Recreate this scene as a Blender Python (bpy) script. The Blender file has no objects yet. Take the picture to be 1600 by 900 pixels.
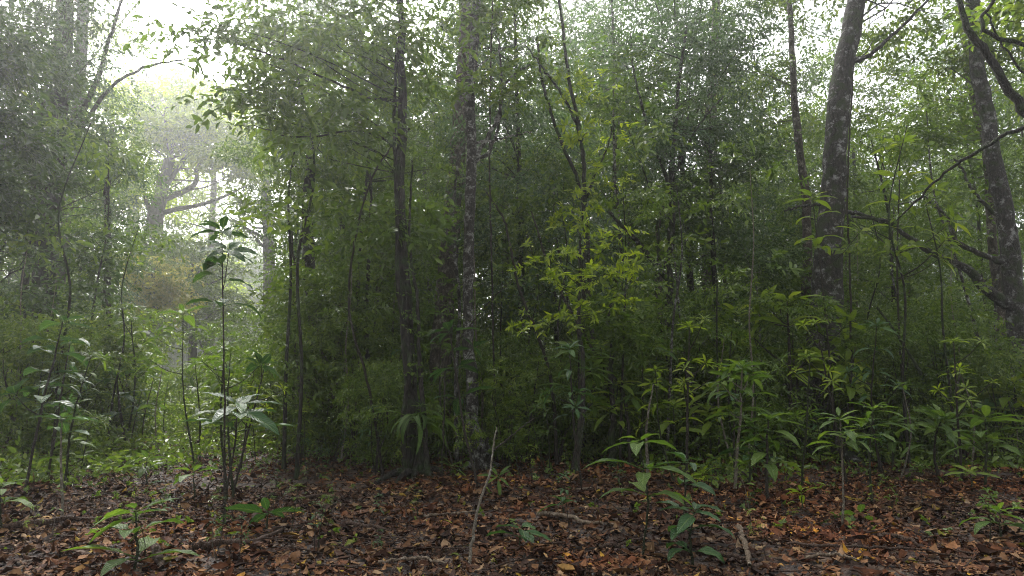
import bpy, math, random
import numpy as np
from mathutils import Vector

SC = bpy.context.scene
COL = SC.collection
R = math.radians
PI = math.pi

# ------------------------------------------------------------------ camera
F = 1067.0                      # focal length in px of the 1600 px wide photograph
CAM_H = 1.25
PITCH = math.atan(165 / F)
cam_d = bpy.data.cameras.new('camera')
cam = bpy.data.objects.new('camera', cam_d)
COL.objects.link(cam)
cam_d.sensor_width = 36
cam_d.lens = 36 * F / 1600
cam_d.clip_start = 0.05
cam_d.clip_end = 600
cam.location = (0, 0, CAM_H)
cam.rotation_euler = (PI / 2 + PITCH, 0, 0)
SC.camera = cam

# ------------------------------------------------------------------ light
SUN_EL, SUN_AZ = R(46), R(-25)          # azimuth from +Y (view direction) towards -X
world = bpy.data.worlds.new('World')
SC.world = world
world.use_nodes = True
nt = world.node_tree
nt.nodes.clear()
sky = nt.nodes.new('ShaderNodeTexSky')
sky.sky_type = 'NISHITA'
sky.sun_disc = False
sky.sun_elevation = SUN_EL
sky.sun_rotation = SUN_AZ
sky.air_density = 1.0
sky.dust_density = 6.0
sky.ozone_density = 1.0
hs = nt.nodes.new('ShaderNodeHueSaturation')
hs.inputs['Saturation'].default_value = 0.22
bg = nt.nodes.new('ShaderNodeBackground')
bg.inputs['Strength'].default_value = 0.15
wo = nt.nodes.new('ShaderNodeOutputWorld')
nt.links.new(sky.outputs[0], hs.inputs['Color'])
nt.links.new(hs.outputs[0], bg.inputs['Color'])
nt.links.new(bg.outputs[0], wo.inputs['Surface'])

sd = bpy.data.lights.new('sun', 'SUN')
sd.energy = 2.0
sd.angle = R(14)
sd.color = (1.0, 0.98, 0.94)
sun = bpy.data.objects.new('sun', sd)
COL.objects.link(sun)
sdir = Vector((math.sin(SUN_AZ) * math.cos(SUN_EL), math.cos(SUN_AZ) * math.cos(SUN_EL), math.sin(SUN_EL)))
sun.rotation_euler = sdir.to_track_quat('Z', 'Y').to_euler()

SC.view_settings.view_transform = 'Standard'
SC.view_settings.look = 'None'
SC.view_settings.gamma = 1
SC.view_settings.use_curve_mapping = False
SC.view_settings.exposure = 1.8
HAZE_DENSITY = 0.0023

cy = SC.cycles
cy.max_bounces = 7
cy.diffuse_bounces = 4
cy.glossy_bounces = 2
cy.transmission_bounces = 4
cy.volume_bounces = 2
cy.transparent_max_bounces = 4
cy.caustics_reflective = False
cy.caustics_refractive = False
cy.use_denoising = True
try:
    cy.denoiser = 'OPENIMAGEDENOISE'
    cy.denoising_input_passes = 'RGB_ALBEDO_NORMAL'
    cy.denoising_prefilter = 'NONE'
except Exception:
    pass
cy.use_adaptive_sampling = False
cy.filter_width = 1.1
cy.sample_clamp_indirect = 1.5
cy.use_light_tree = False

# ------------------------------------------------------------------ helpers
CT, ST = math.cos(PITCH), math.sin(PITCH)


def at(px, py, D):
    """the point in the place seen at pixel (px, py), at D metres ahead of the camera"""
    a, c = (px - 800) / F, -(py - 450) / F
    y, z = CT - c * ST, ST + c * CT
    return np.array([a * D / y, D, CAM_H + z * D / y])


def px_of(p):
    x, y, z = p[0], p[1], p[2] - CAM_H
    d = y * CT + z * ST
    u = -y * ST + z * CT
    return 800 + F * x / d, 450 - F * u / d


def gz(x, y):
    """ground height"""
    return (0.05 * np.sin(x * 0.9 + 1.3) * np.cos(y * 0.7) + 0.03 * np.sin(x * 2.3 + y * 1.7)
            + 0.10 * np.sin(x * 0.23 + 0.6) * np.sin(y * 0.21) + 0.02 * np.sin(x * 5.1) * np.cos(y * 4.3 + 1))


def ground_at(px, py):
    D = 8.0
    for _ in range(30):
        p = at(px, py, 1.0)
        slope = (p[2] - CAM_H)
        x = p[0] * D
        D = 0.5 * D + 0.5 * min(max((float(gz(x, D)) - CAM_H) / slope, 2.0), 90)
    p = at(px, py, D)
    p[2] = float(gz(p[0], D))
    return p


def mesh_np(name, V, quads=None, tris=None, uv=None, smooth=False):
    me = bpy.data.meshes.new(name)
    V = np.ascontiguousarray(V, dtype=np.float32)
    me.vertices.add(len(V))
    me.vertices.foreach_set('co', V.ravel())
    loops, starts = [], []
    off = 0
    for arr, k in ((quads, 4), (tris, 3)):
        if arr is not None and len(arr):
            arr = np.asarray(arr, dtype=np.int32)
            loops.append(arr.ravel())
            starts.append(off + np.arange(len(arr), dtype=np.int32) * k)
            off += arr.size
    L = np.concatenate(loops)
    S = np.concatenate(starts)
    me.loops.add(len(L))
    me.loops.foreach_set('vertex_index', L)
    me.polygons.add(len(S))
    me.polygons.foreach_set('loop_start', S)
    if smooth:
        me.polygons.foreach_set('use_smooth', np.ones(len(S), dtype=bool))
    if uv is not None:
        ul = me.uv_layers.new(name='UVMap')
        ul.data.foreach_set('uv', np.asarray(uv, dtype=np.float32)[L].ravel())
    me.update(calc_edges=True)
    return me


def obj(name, me, mat=None, parent=None, loc=None):
    o = bpy.data.objects.new(name, me)
    COL.objects.link(o)
    if mat is not None and not me.materials:
        me.materials.append(mat)
    if parent is not None:
        o.parent = parent
    if loc is not None:
        o.location = loc
    return o


def tag(o, label=None, cat=None, group=None, kind=None):
    if label:
        o['label'] = label
    if cat:
        o['category'] = cat
    if group:
        o['group'] = group
    if kind:
        o['kind'] = kind
    return o


def empty(name, loc=(0, 0, 0)):
    o = bpy.data.objects.new(name, None)
    COL.objects.link(o)
    o.location = loc
    o.empty_display_size = 0.2
    return o


def copy_tree(root):
    r = root.copy()
    COL.objects.link(r)
    for ch in root.children:
        c = ch.copy()
        COL.objects.link(c)
        c.parent = r
    return r


class Geo:
    """collects vertices and quads"""
    def __init__(s):
        s.V, s.Q, s.U, s.n = [], [], [], 0

    def add(s, V, Q, U=None):
        V = np.asarray(V, dtype=np.float64)
        s.V.append(V)
        s.Q.append(np.asarray(Q) + s.n)
        s.U.append(np.zeros((len(V), 2)) if U is None else U)
        s.n += len(V)

    def mesh(s, name, smooth=False, uv=False, origin=(0, 0, 0)):
        V = np.concatenate(s.V) - np.asarray(origin)
        return mesh_np(name, V, np.concatenate(s.Q), uv=np.concatenate(s.U) if uv else None, smooth=smooth)


def smooth_path(P, n):
    """Catmull-Rom through the control points, n samples"""
    P = np.asarray(P, dtype=float)
    if len(P) == 2:
        t = np.linspace(0, 1, n)[:, None]
        return P[0] * (1 - t) + P[1] * t
    Q = np.vstack([2 * P[0] - P[1], P, 2 * P[-1] - P[-2]])
    m = len(P) - 1
    out = []
    for u in np.linspace(0, m, n):
        i = min(int(u), m - 1)
        t = u - i
        a, b, c, d = Q[i], Q[i + 1], Q[i + 2], Q[i + 3]
        out.append(0.5 * (2 * b + (c - a) * t + (2 * a - 5 * b + 4 * c - d) * t * t + (3 * b - a - 3 * c + d) * t ** 3))
    return np.array(out)


def tube(geo, P, rad, sides=8, rough=0.0, rng=None, flare=0.0):
    P = np.asarray(P, dtype=float)
    n = len(P)
    rad = np.interp(np.linspace(0, 1, n), np.linspace(0, 1, len(rad)), rad)
    T = np.gradient(P, axis=0)
    T /= np.linalg.norm(T, axis=1)[:, None] + 1e-9
    ref = np.array([0.31, 0.93, 0.12]) if abs(T[:, 2]).mean() > 0.5 else np.array([0.1, 0.2, 1.0])
    A = np.cross(T, ref)
    A /= np.linalg.norm(A, axis=1)[:, None] + 1e-9
    B = np.cross(T, A)
    th = np.linspace(0, 2 * PI, sides, endpoint=False)
    rr = np.repeat(rad[:, None], sides, 1)
    if rough and rng is not None:
        ph = rng.random(4) * 6
        z = np.arange(n)[:, None]
        rr = rr * (1 + rough * (0.5 * np.sin(3 * th + ph[0] + z * 0.13) + 0.4 * np.sin(5 * th + ph[1] - z * 0.21)
                                + 0.5 * np.sin(z * 0.7 + ph[2] + 2 * th) + (rng.random((n, sides)) - 0.5)))
    if flare:
        t = np.linspace(0, 1, n)[:, None]
        L = np.linalg.norm(P[-1] - P[0])
        h = t * L
        rr = rr * (1 + flare * np.exp(-h / (rad[0] * 2.2)) * (0.6 + 0.7 * np.maximum(0, np.sin(4 * th + 1.0 + (0 if rng is None else 0.7)))))
    V = P[:, None, :] + rr[:, :, None] * (np.cos(th)[None, :, None] * A[:, None, :] + np.sin(th)[None, :, None] * B[:, None, :])
    idx = np.arange(n * sides).reshape(n, sides)
    a = idx[:-1]
    b = idx[1:]
    Q = np.stack([a, np.roll(a, -1, 1), np.roll(b, -1, 1), b], -1).reshape(-1, 4)
    U = np.stack([np.repeat(np.linspace(0, 1, n)[:, None], sides, 1), np.repeat(th[None] / (2 * PI), n, 0)], -1).reshape(-1, 2)
    geo.add(V.reshape(-1, 3), Q, U)


# ------------------------------------------------------------------ materials
def new_mat(name):
    m = bpy.data.materials.new(name)
    m.use_nodes = True
    m.node_tree.nodes.clear()
    return m, m.node_tree.nodes, m.node_tree.links


def ramp(N, stops, interp='LINEAR'):
    r = N.new('ShaderNodeValToRGB')
    r.color_ramp.interpolation = interp
    e = r.color_ramp.elements
    while len(e) > 1:
        e.remove(e[-1])
    e[0].position, e[0].color = stops[0][0], (*stops[0][1], 1)
    for p, c in stops[1:]:
        k = e.new(p)
        k.color = (*c, 1)
    return r


def leaf_mat(name, stops, trans=0.4, tgain=1.15, rough=0.38, spec=0.42, veins=False):
    m, N, L = new_mat(name)
    geo = N.new('ShaderNodeNewGeometry')
    oi = N.new('ShaderNodeObjectInfo')
    r = ramp(N, stops)
    mx = N.new('ShaderNodeMath'); mx.operation = 'MULTIPLY_ADD'
    mx.inputs[1].default_value = 0.8
    L.new(geo.outputs['Random Per Island'], mx.inputs[0])
    m2 = N.new('ShaderNodeMath'); m2.operation = 'MULTIPLY'; m2.inputs[1].default_value = 0.2
    L.new(oi.outputs['Random'], m2.inputs[0])
    L.new(m2.outputs[0], mx.inputs[2])
    L.new(mx.outputs[0], r.inputs[0])
    col = r.outputs[0]
    pr = N.new('ShaderNodeBsdfPrincipled')
    if veins:
        uv = N.new('ShaderNodeUVMap')
        sp = N.new('ShaderNodeSeparateXYZ')
        L.new(uv.outputs[0], sp.inputs[0])
        # midrib: |v-0.5| small ; side veins: sin of u + |v-0.5|
        ab = N.new('ShaderNodeMath'); ab.operation = 'SUBTRACT'; ab.inputs[1].default_value = 0.5
        L.new(sp.outputs[1], ab.inputs[0])
        ab2 = N.new('ShaderNodeMath'); ab2.operation = 'ABSOLUTE'
        L.new(ab.outputs[0], ab2.inputs[0])
        rib = N.new('ShaderNodeMapRange')
        rib.inputs['From Min'].default_value = 0.06; rib.inputs['From Max'].default_value = 0.015
        L.new(ab2.outputs[0], rib.inputs['Value'])
        sd_ = N.new('ShaderNodeMath'); sd_.operation = 'MULTIPLY_ADD'; sd_.inputs[1].default_value = -0.55
        L.new(ab2.outputs[0], sd_.inputs[0]); L.new(sp.outputs[0], sd_.inputs[2])
        sc_ = N.new('ShaderNodeMath'); sc_.operation = 'MULTIPLY'; sc_.inputs[1].default_value = 62
        L.new(sd_.outputs[0], sc_.inputs[0])
        sn = N.new('ShaderNodeMath'); sn.operation = 'SINE'
        L.new(sc_.outputs[0], sn.inputs[0])
        bp = N.new('ShaderNodeBump'); bp.inputs['Strength'].default_value = 0.55; bp.inputs['Distance'].default_value = 0.006
        L.new(sn.outputs[0], bp.inputs['Height'])
        L.new(bp.outputs[0], pr.inputs['Normal'])
        mc = N.new('ShaderNodeMix'); mc.data_type = 'RGBA'
        mcf = N.new('ShaderNodeMath'); mcf.operation = 'MULTIPLY'; mcf.inputs[1].default_value = 0.45
        L.new(rib.outputs[0], mcf.inputs[0])
        L.new(mcf.outputs[0], mc.inputs[0])
        L.new(col, mc.inputs[6])
        mc.inputs[7].default_value = (0.22, 0.30, 0.10, 1)
        col = mc.outputs[2]
        # blotches
        tc = N.new('ShaderNodeTexCoord'); nz = N.new('ShaderNodeTexNoise'); nz.inputs['Scale'].default_value = 28
        L.new(tc.outputs['Object'], nz.inputs['Vector'])
        br = N.new('ShaderNodeHueSaturation'); mr = N.new('ShaderNodeMapRange')
        mr.inputs['To Min'].default_value = 0.65; mr.inputs['To Max'].default_value = 1.3
        L.new(nz.outputs[0], mr.inputs['Value']); L.new(mr.outputs[0], br.inputs['Value'])
        L.new(col, br.inputs['Color'])
        vs = N.new('ShaderNodeTexNoise'); vs.inputs['Scale'].default_value = 60; vs.inputs['Detail'].default_value = 3
        L.new(tc.outputs['Object'], vs.inputs['Vector'])
        vr = ramp(N, [(0.66, (0, 0, 0)), (0.72, (.8, .8, .8))]); L.new(vs.outputs[0], vr.inputs[0])
        mb = N.new('ShaderNodeMix'); mb.data_type = 'RGBA'
        L.new(vr.outputs[0], mb.inputs[0]); L.new(br.outputs[0], mb.inputs[6]); mb.inputs[7].default_value = (0.09, 0.055, 0.02, 1)
        col = mb.outputs[2]
    L.new(col, pr.inputs['Base Color'])
    pr.inputs['Roughness'].default_value = rough
    pr.inputs['Specular IOR Level'].default_value = spec
    tr = N.new('ShaderNodeBsdfTranslucent')
    h = N.new('ShaderNodeMix'); h.data_type = 'RGBA'; h.blend_type = 'MULTIPLY'; h.inputs[0].default_value = 1
    L.new(col, h.inputs[6]); h.inputs[7].default_value = (1.22 * tgain, 1.25 * tgain, 0.62 * tgain, 1)
    L.new(h.outputs[2], tr.inputs['Color'])
    mix = N.new('ShaderNodeMixShader'); mix.inputs[0].default_value = trans
    L.new(pr.outputs[0], mix.inputs[1]); L.new(tr.outputs[0], mix.inputs[2])
    out = N.new('ShaderNodeOutputMaterial')
    L.new(mix.outputs[0], out.inputs['Surface'])
    return m


def bark_mat(name, dark, mid, lichen, amount=0.5, scale=3.0, moss=None, rough=0.85, stretch=0.35):
    m, N, L = new_mat(name)
    tc = N.new('ShaderNodeTexCoord')
    mp = N.new('ShaderNodeMapping'); mp.inputs['Scale'].default_value = (1, 1, stretch)
    L.new(tc.outputs['Object'], mp.inputs[0])
    n1 = N.new('ShaderNodeTexNoise'); n1.inputs['Scale'].default_value = scale * 4; n1.inputs['Detail'].default_value = 6
    n1.inputs['Roughness'].default_value = 0.7
    L.new(mp.outputs[0], n1.inputs['Vector'])
    r1 = ramp(N, [(0.35, dark), (0.65, mid)])
    L.new(n1.outputs[0], r1.inputs[0])
    n2 = N.new('ShaderNodeTexNoise'); n2.inputs['Scale'].default_value = scale; n2.inputs['Detail'].default_value = 9
    n2.inputs['Roughness'].default_value = 0.8
    L.new(tc.outputs['Object'], n2.inputs['Vector'])
    th = 0.68 - 0.26 * amount
    r2 = ramp(N, [(th, (0, 0, 0)), (th + 0.09, (0.85, 0.85, 0.85))])
    L.new(n2.outputs[0], r2.inputs[0])
    mx = N.new('ShaderNodeMix'); mx.data_type = 'RGBA'
    L.new(r2.outputs[0], mx.inputs[0]); L.new(r1.outputs[0], mx.inputs[6]); mx.inputs[7].default_value = (*lichen, 1)
    col = mx.outputs[2]
    if moss:
        n3 = N.new('ShaderNodeTexNoise'); n3.inputs['Scale'].default_value = scale * 0.8; n3.inputs['Detail'].default_value = 5
        mp3 = N.new('ShaderNodeMapping'); mp3.inputs['Location'].default_value = (7, 3, 5)
        L.new(tc.outputs['Object'], mp3.inputs[0]); L.new(mp3.outputs[0], n3.inputs['Vector'])
        r3 = ramp(N, [(0.5, (0, 0, 0)), (0.62, (1, 1, 1))])
        L.new(n3.outputs[0], r3.inputs[0])
        mm = N.new('ShaderNodeMix'); mm.data_type = 'RGBA'
        L.new(r3.outputs[0], mm.inputs[0]); L.new(col, mm.inputs[6]); mm.inputs[7].default_value = (*moss, 1)
        col = mm.outputs[2]
    pr = N.new('ShaderNodeBsdfPrincipled')
    pr.inputs['Roughness'].default_value = rough
    pr.inputs['Specular IOR Level'].default_value = 0.25
    L.new(col, pr.inputs['Base Color'])
    n4 = N.new('ShaderNodeTexNoise'); n4.inputs['Scale'].default_value = scale * 9; n4.inputs['Detail'].default_value = 4
    L.new(mp.outputs[0], n4.inputs['Vector'])
    bp = N.new('ShaderNodeBump'); bp.inputs['Strength'].default_value = 1.0; bp.inputs['Distance'].default_value = 0.06
    L.new(n4.outputs[0], bp.inputs['Height']); L.new(bp.outputs[0], pr.inputs['Normal'])
    out = N.new('ShaderNodeOutputMaterial'); L.new(pr.outputs[0], out.inputs['Surface'])
    return m


M = {}
M['leaf_dark'] = leaf_mat('leaf_dark', [(0.0, (0.025, 0.050, 0.012)), (0.5, (0.045, 0.085, 0.018)), (0.85, (0.08, 0.13, 0.025)), (1, (0.15, 0.20, 0.04))], trans=0.38)
M['leaf_mid'] = leaf_mat('leaf_mid', [(0.0, (0.045, 0.080, 0.012)), (0.5, (0.080, 0.135, 0.020)), (0.85, (0.13, 0.19, 0.03)), (1, (0.20, 0.25, 0.05))], trans=0.45)
M['leaf_light'] = leaf_mat('leaf_light', [(0.0, (0.05, 0.09, 0.018)), (0.5, (0.085, 0.135, 0.026)), (1, (0.17, 0.22, 0.045))], trans=0.5)
M['leaf_fresh'] = leaf_mat('leaf_fresh', [(0.0, (0.05, 0.09, 0.014)), (0.5, (0.095, 0.15, 0.022)), (0.85, (0.15, 0.21, 0.03)), (1, (0.24, 0.29, 0.05))], trans=0.45)
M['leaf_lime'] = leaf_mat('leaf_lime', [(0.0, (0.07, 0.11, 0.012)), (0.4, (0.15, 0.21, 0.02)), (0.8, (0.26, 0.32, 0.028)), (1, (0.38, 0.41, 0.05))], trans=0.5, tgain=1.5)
M['leaf_gold'] = leaf_mat('leaf_gold', [(0.0, (0.14, 0.15, 0.03)), (0.5, (0.24, 0.24, 0.06)), (1, (0.33, 0.29, 0.10))], trans=0.5)
M['leaf_blue'] = leaf_mat('leaf_blue', [(0.0, (0.03, 0.06, 0.024)), (0.6, (0.055, 0.105, 0.038)), (1, (0.11, 0.17, 0.06))], trans=0.35)
M['sap_dark'] = leaf_mat('sapling_leaf_dark', [(0.0, (0.025, 0.065, 0.02)), (0.6, (0.04, 0.10, 0.028)), (1, (0.07, 0.14, 0.035))], trans=0.32, rough=0.4, spec=0.3, veins=True)
M['sap_mid'] = leaf_mat('sapling_leaf_mid', [(0.0, (0.05, 0.10, 0.018)), (0.6, (0.09, 0.155, 0.025)), (1, (0.14, 0.21, 0.03))], trans=0.42, rough=0.45, spec=0.28, veins=True)
M['sap_lime'] = leaf_mat('sapling_leaf_lime', [(0.0, (0.12, 0.19, 0.02)), (0.6, (0.20, 0.28, 0.025)), (1, (0.32, 0.37, 0.04))], trans=0.48, rough=0.4, veins=True)
M['bark_dark'] = bark_mat('bark_dark', (0.008, 0.007, 0.006), (0.04, 0.034, 0.026), (0.13, 0.12, 0.10), 0.3, 5, moss=(0.03, 0.045, 0.015))
M['bark_spot'] = bark_mat('bark_spot', (0.015, 0.013, 0.011), (0.06, 0.052, 0.042), (0.36, 0.36, 0.32), 0.68, 8)
M['bark_pale'] = bark_mat('bark_pale', (0.022, 0.018, 0.014), (0.10, 0.08, 0.06), (0.30, 0.27, 0.22), 0.6, 7)
M['bark_grey'] = bark_mat('bark_grey', (0.012, 0.010, 0.009), (0.06, 0.052, 0.044), (0.33, 0.33, 0.31), 0.6, 6, moss=(0.035, 0.045, 0.018))
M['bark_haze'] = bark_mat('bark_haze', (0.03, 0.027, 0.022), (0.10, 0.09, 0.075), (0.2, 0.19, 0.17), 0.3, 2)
M['twig'] = bark_mat('twig_bark', (0.02, 0.016, 0.012), (0.06, 0.05, 0.035), (0.14, 0.13, 0.1), 0.3, 14)
M['twig_pale'] = bark_mat('twig_pale_bark', (0.10, 0.085, 0.06), (0.22, 0.19, 0.14), (0.42, 0.40, 0.33), 0.6, 14)
M['stem_green'] = bark_mat('stem_green', (0.02, 0.025, 0.01), (0.05, 0.06, 0.025), (0.1, 0.1, 0.06), 0.2, 18)
M['wood'] = bark_mat('fallen_wood', (0.03, 0.018, 0.011), (0.10, 0.06, 0.04), (0.2, 0.16, 0.12), 0.35, 9)
M['wood_pale'] = bark_mat('fallen_wood_pale', (0.10, 0.07, 0.045), (0.25, 0.19, 0.13), (0.42, 0.36, 0.28), 0.5, 9)


def litter_material():
    m, N, L = new_mat('leaf_litter')
    geo = N.new('ShaderNodeNewGeometry')
    r = ramp(N, [(0.0, (0.012, 0.007, 0.005)), (0.25, (0.030, 0.013, 0.007)), (0.45, (0.055, 0.024, 0.012)),
                 (0.64, (0.10, 0.043, 0.019)), (0.78, (0.125, 0.068, 0.030)), (0.91, (0.17, 0.10, 0.05)), (0.965, (0.27, 0.19, 0.11)),
                 (0.975, (0.30, 0.17, 0.02)), (1.0, (0.10, 0.13, 0.02))])
    L.new(geo.outputs['Random Per Island'], r.inputs[0])
    tc = N.new('ShaderNodeTexCoord'); nz = N.new('ShaderNodeTexNoise')
    nz.inputs['Scale'].default_value = 35; nz.inputs['Detail'].default_value = 4
    L.new(tc.outputs['Object'], nz.inputs['Vector'])
    mr = N.new('ShaderNodeMapRange'); mr.inputs['To Min'].default_value = 0.45; mr.inputs['To Max'].default_value = 1.5
    L.new(nz.outputs[0], mr.inputs['Value'])
    hs_ = N.new('ShaderNodeHueSaturation'); L.new(mr.outputs[0], hs_.inputs['Value']); L.new(r.outputs[0], hs_.inputs['Color'])
    # broad patches: redder / darker areas of the forest floor
    n2 = N.new('ShaderNodeTexNoise'); n2.inputs['Scale'].default_value = 0.55; n2.inputs['Detail'].default_value = 3
    L.new(tc.outputs['Object'], n2.inputs['Vector'])
    r2 = ramp(N, [(0.36, (0.5, 0.5, 0.55)), (0.5, (1, 1, 1)), (0.66, (1.4, 1.0, 0.8))])
    L.new(n2.outputs[0], r2.inputs[0])
    mm = N.new('ShaderNodeMix'); mm.data_type = 'RGBA'; mm.blend_type = 'MULTIPLY'; mm.inputs[0].default_value = 1
    L.new(hs_.outputs[0], mm.inputs[6]); L.new(r2.outputs[0], mm.inputs[7])
    pr = N.new('ShaderNodeBsdfPrincipled'); L.new(mm.outputs[2], pr.inputs['Base Color'])
    pr.inputs['Roughness'].default_value = 0.75; pr.inputs['Specular IOR Level'].default_value = 0.10
    bp = N.new('ShaderNodeBump'); bp.inputs['Strength'].default_value = 0.4; bp.inputs['Distance'].default_value = 0.008
    L.new(nz.outputs[0], bp.inputs['Height']); L.new(bp.outputs[0], pr.inputs['Normal'])
    out = N.new('ShaderNodeOutputMaterial'); L.new(pr.outputs[0], out.inputs['Surface'])
    return m


def ground_material():
    m, N, L = new_mat('forest_soil')
    tc = N.new('ShaderNodeTexCoord')
    vo = N.new('ShaderNodeTexVoronoi'); vo.inputs['Scale'].default_value = 14; vo.inputs['Randomness'].default_value = 1
    L.new(tc.outputs['Object'], vo.inputs['Vector'])
    r = ramp(N, [(0.0, (0.010, 0.007, 0.005)), (0.5, (0.035, 0.018, 0.011)), (0.8, (0.07, 0.035, 0.018)), (1, (0.12, 0.075, 0.04))])
    sp = N.new('ShaderNodeSeparateXYZ'); L.new(vo.outputs['Color'], sp.inputs[0])
    L.new(sp.outputs[0], r.inputs[0])
    nz = N.new('ShaderNodeTexNoise'); nz.inputs['Scale'].default_value = 20; nz.inputs['Detail'].default_value = 6
    L.new(tc.outputs['Object'], nz.inputs['Vector'])
    bp = N.new('ShaderNodeBump'); bp.inputs['Strength'].default_value = 1; bp.inputs['Distance'].default_value = 0.05
    L.new(nz.outputs[0], bp.inputs['Height'])
    pr = N.new('ShaderNodeBsdfPrincipled'); pr.inputs['Roughness'].default_value = 0.8
    L.new(r.outputs[0], pr.inputs['Base Color']); L.new(bp.outputs[0], pr.inputs['Normal'])
    out = N.new('ShaderNodeOutputMaterial'); L.new(pr.outputs[0], out.inputs['Surface'])
    return m


# ------------------------------------------------------------------ ground
def build_ground():
    ys = np.concatenate([np.linspace(-30, 2, 18), np.linspace(2.4, 22, 110), np.linspace(23, 60, 40), np.linspace(64, 150, 20)])
    xs = np.concatenate([np.linspace(-130, -24, 24), np.linspace(-22, 22, 150), np.linspace(24, 130, 24)])
    X, Y = np.meshgrid(xs, ys)
    Z = gz(X, Y)
    V = np.stack([X, Y, Z], -1).reshape(-1, 3)
    idx = np.arange(len(V)).reshape(X.shape)
    Q = np.stack([idx[:-1, :-1], idx[:-1, 1:], idx[1:, 1:], idx[1:, :-1]], -1).reshape(-1, 4)
    o = obj('ground', mesh_np('ground', V, Q, smooth=True), ground_material())
    tag(o, 'damp brown forest floor under the fallen leaves', 'ground', kind='structure')


build_ground()

# ------------------------------------------------------------------ haze
def build_haze():
    x0, x1, y0, y1, z0, z1 = -131, 131, -31, 151, -1.6, 42
    V = [(x, y, z) for z in (z0, z1) for y in (y0, y1) for x in (x0, x1)]
    Q = [(0, 2, 3, 1), (4, 5, 7, 6), (0, 1, 5, 4), (2, 6, 7, 3), (0, 4, 6, 2), (1, 3, 7, 5)]
    me = mesh_np('haze', np.array(V), Q)
    m, N, L = new_mat('mist')
    v = N.new('ShaderNodeVolumePrincipled')
    v.inputs['Color'].default_value = (0.97, 0.98, 1.0, 1)
    v.inputs['Density'].default_value = HAZE_DENSITY
    v.inputs['Anisotropy'].default_value = 0.8
    out = N.new('ShaderNodeOutputMaterial'); L.new(v.outputs[0], out.inputs['Volume'])
    o = obj('haze', me, m)
    tag(o, 'thin white morning mist hanging through the forest', 'mist', kind='stuff')


build_haze()

# ------------------------------------------------------------------ leaf sprays
def leaf6(base, d, up, L, W, fold=0.18):
    """six verts, two quads, folded on the midrib"""
    d = d / (np.linalg.norm(d) + 1e-9)
    s = np.cross(d, up); s /= (np.linalg.norm(s) + 1e-9)
    n = np.cross(s, d)
    tip = base + d * L - n * L * 0.12
    l1 = base + d * L * 0.30 + s * W * 0.46 + n * W * fold
    l2 = base + d * L * 0.66 + s * W * 0.38 + n * W * fold - n * L * 0.03
    r1 = base + d * L * 0.30 - s * W * 0.46 + n * W * fold
    r2 = base + d * L * 0.66 - s * W * 0.38 + n * W * fold - n * L * 0.03
    return [base, l1, l2, tip, r2, r1]


def spray_alternate(rng, n=13, length=0.65, L=0.11, W=0.045, droop=0.25):
    V = []
    bend = rng.normal(0, .35)
    for i in range(n):
        t = (i + 0.6 + rng.uniform(-.4, .4)) / n
        side = (1 if i % 2 else -1) * (1 if rng.random() < .85 else -1)
        p = np.array([t * length, bend * length * t * t, -droop * length * t * t + rng.normal(0, .04) * length])
        a = (1.1 - 0.6 * t) * side + 2 * bend * t + rng.normal(0, 0.45)
        d = np.array([math.cos(a), math.sin(a), -0.25 + rng.normal(0, 0.35)])
        up = np.array([rng.normal(0, 0.5), rng.normal(0, 0.5), 1])
        k = rng.uniform(0.55, 1.3)
        V += leaf6(p, d, up, L * k, W * k)
    return np.array(V)


def spray_whorl(rng, n=9, length=0.4, L=0.15, W=0.05, droop=0.3):
    V = []
    for i in range(n):
        a = i * 2.4 + rng.normal(0, 0.2)
        up_t = rng.uniform(-0.35, 0.45)
        d = np.array([0.45 + 0.55 * math.cos(a), 0.9 * math.sin(a), up_t])
        p = np.array([length * (0.75 + 0.25 * i / n), 0, 0])
        k = rng.uniform(0.7, 1.15)
        V += leaf6(p, d, np.array([rng.normal(0, .2) - 0.3, 0, 1]), L * k, W * k)
    for i in range(n // 2):
        t = rng.uniform(0.2, 0.7)
        a = rng.uniform(-1.6, 1.6)
        V += leaf6(np.array([length * t, 0, 0]), np.array([math.cos(a), math.sin(a), rng.uniform(-.4, .2)]), np.array([0, 0, 1.0]), L * .8, W * .8)
    return np.array(V)


DENS = 1.15
LQ = np.array([[0, 1, 2, 3], [0, 3, 4, 5]])
_cache = {}


def templates(kind, L, W):
    if kind == 'alt':
        W = W * 1.18
    key = (kind, L, W)
    if key not in _cache:
        rng = np.random.default_rng(hash(kind) % 1000 if False else len(kind) * 77)
        f = {'alt': spray_alternate, 'whorl': spray_whorl}[kind]
        if kind == 'alt':
            _cache[key] = [f(rng, n=9, length=L * 4.4, L=L, W=W) for _ in range(9)]
        else:
            _cache[key] = [f(rng, n=8, length=L * 2.6, L=L, W=W) for _ in range(5)]
    return _cache[key]


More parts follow.
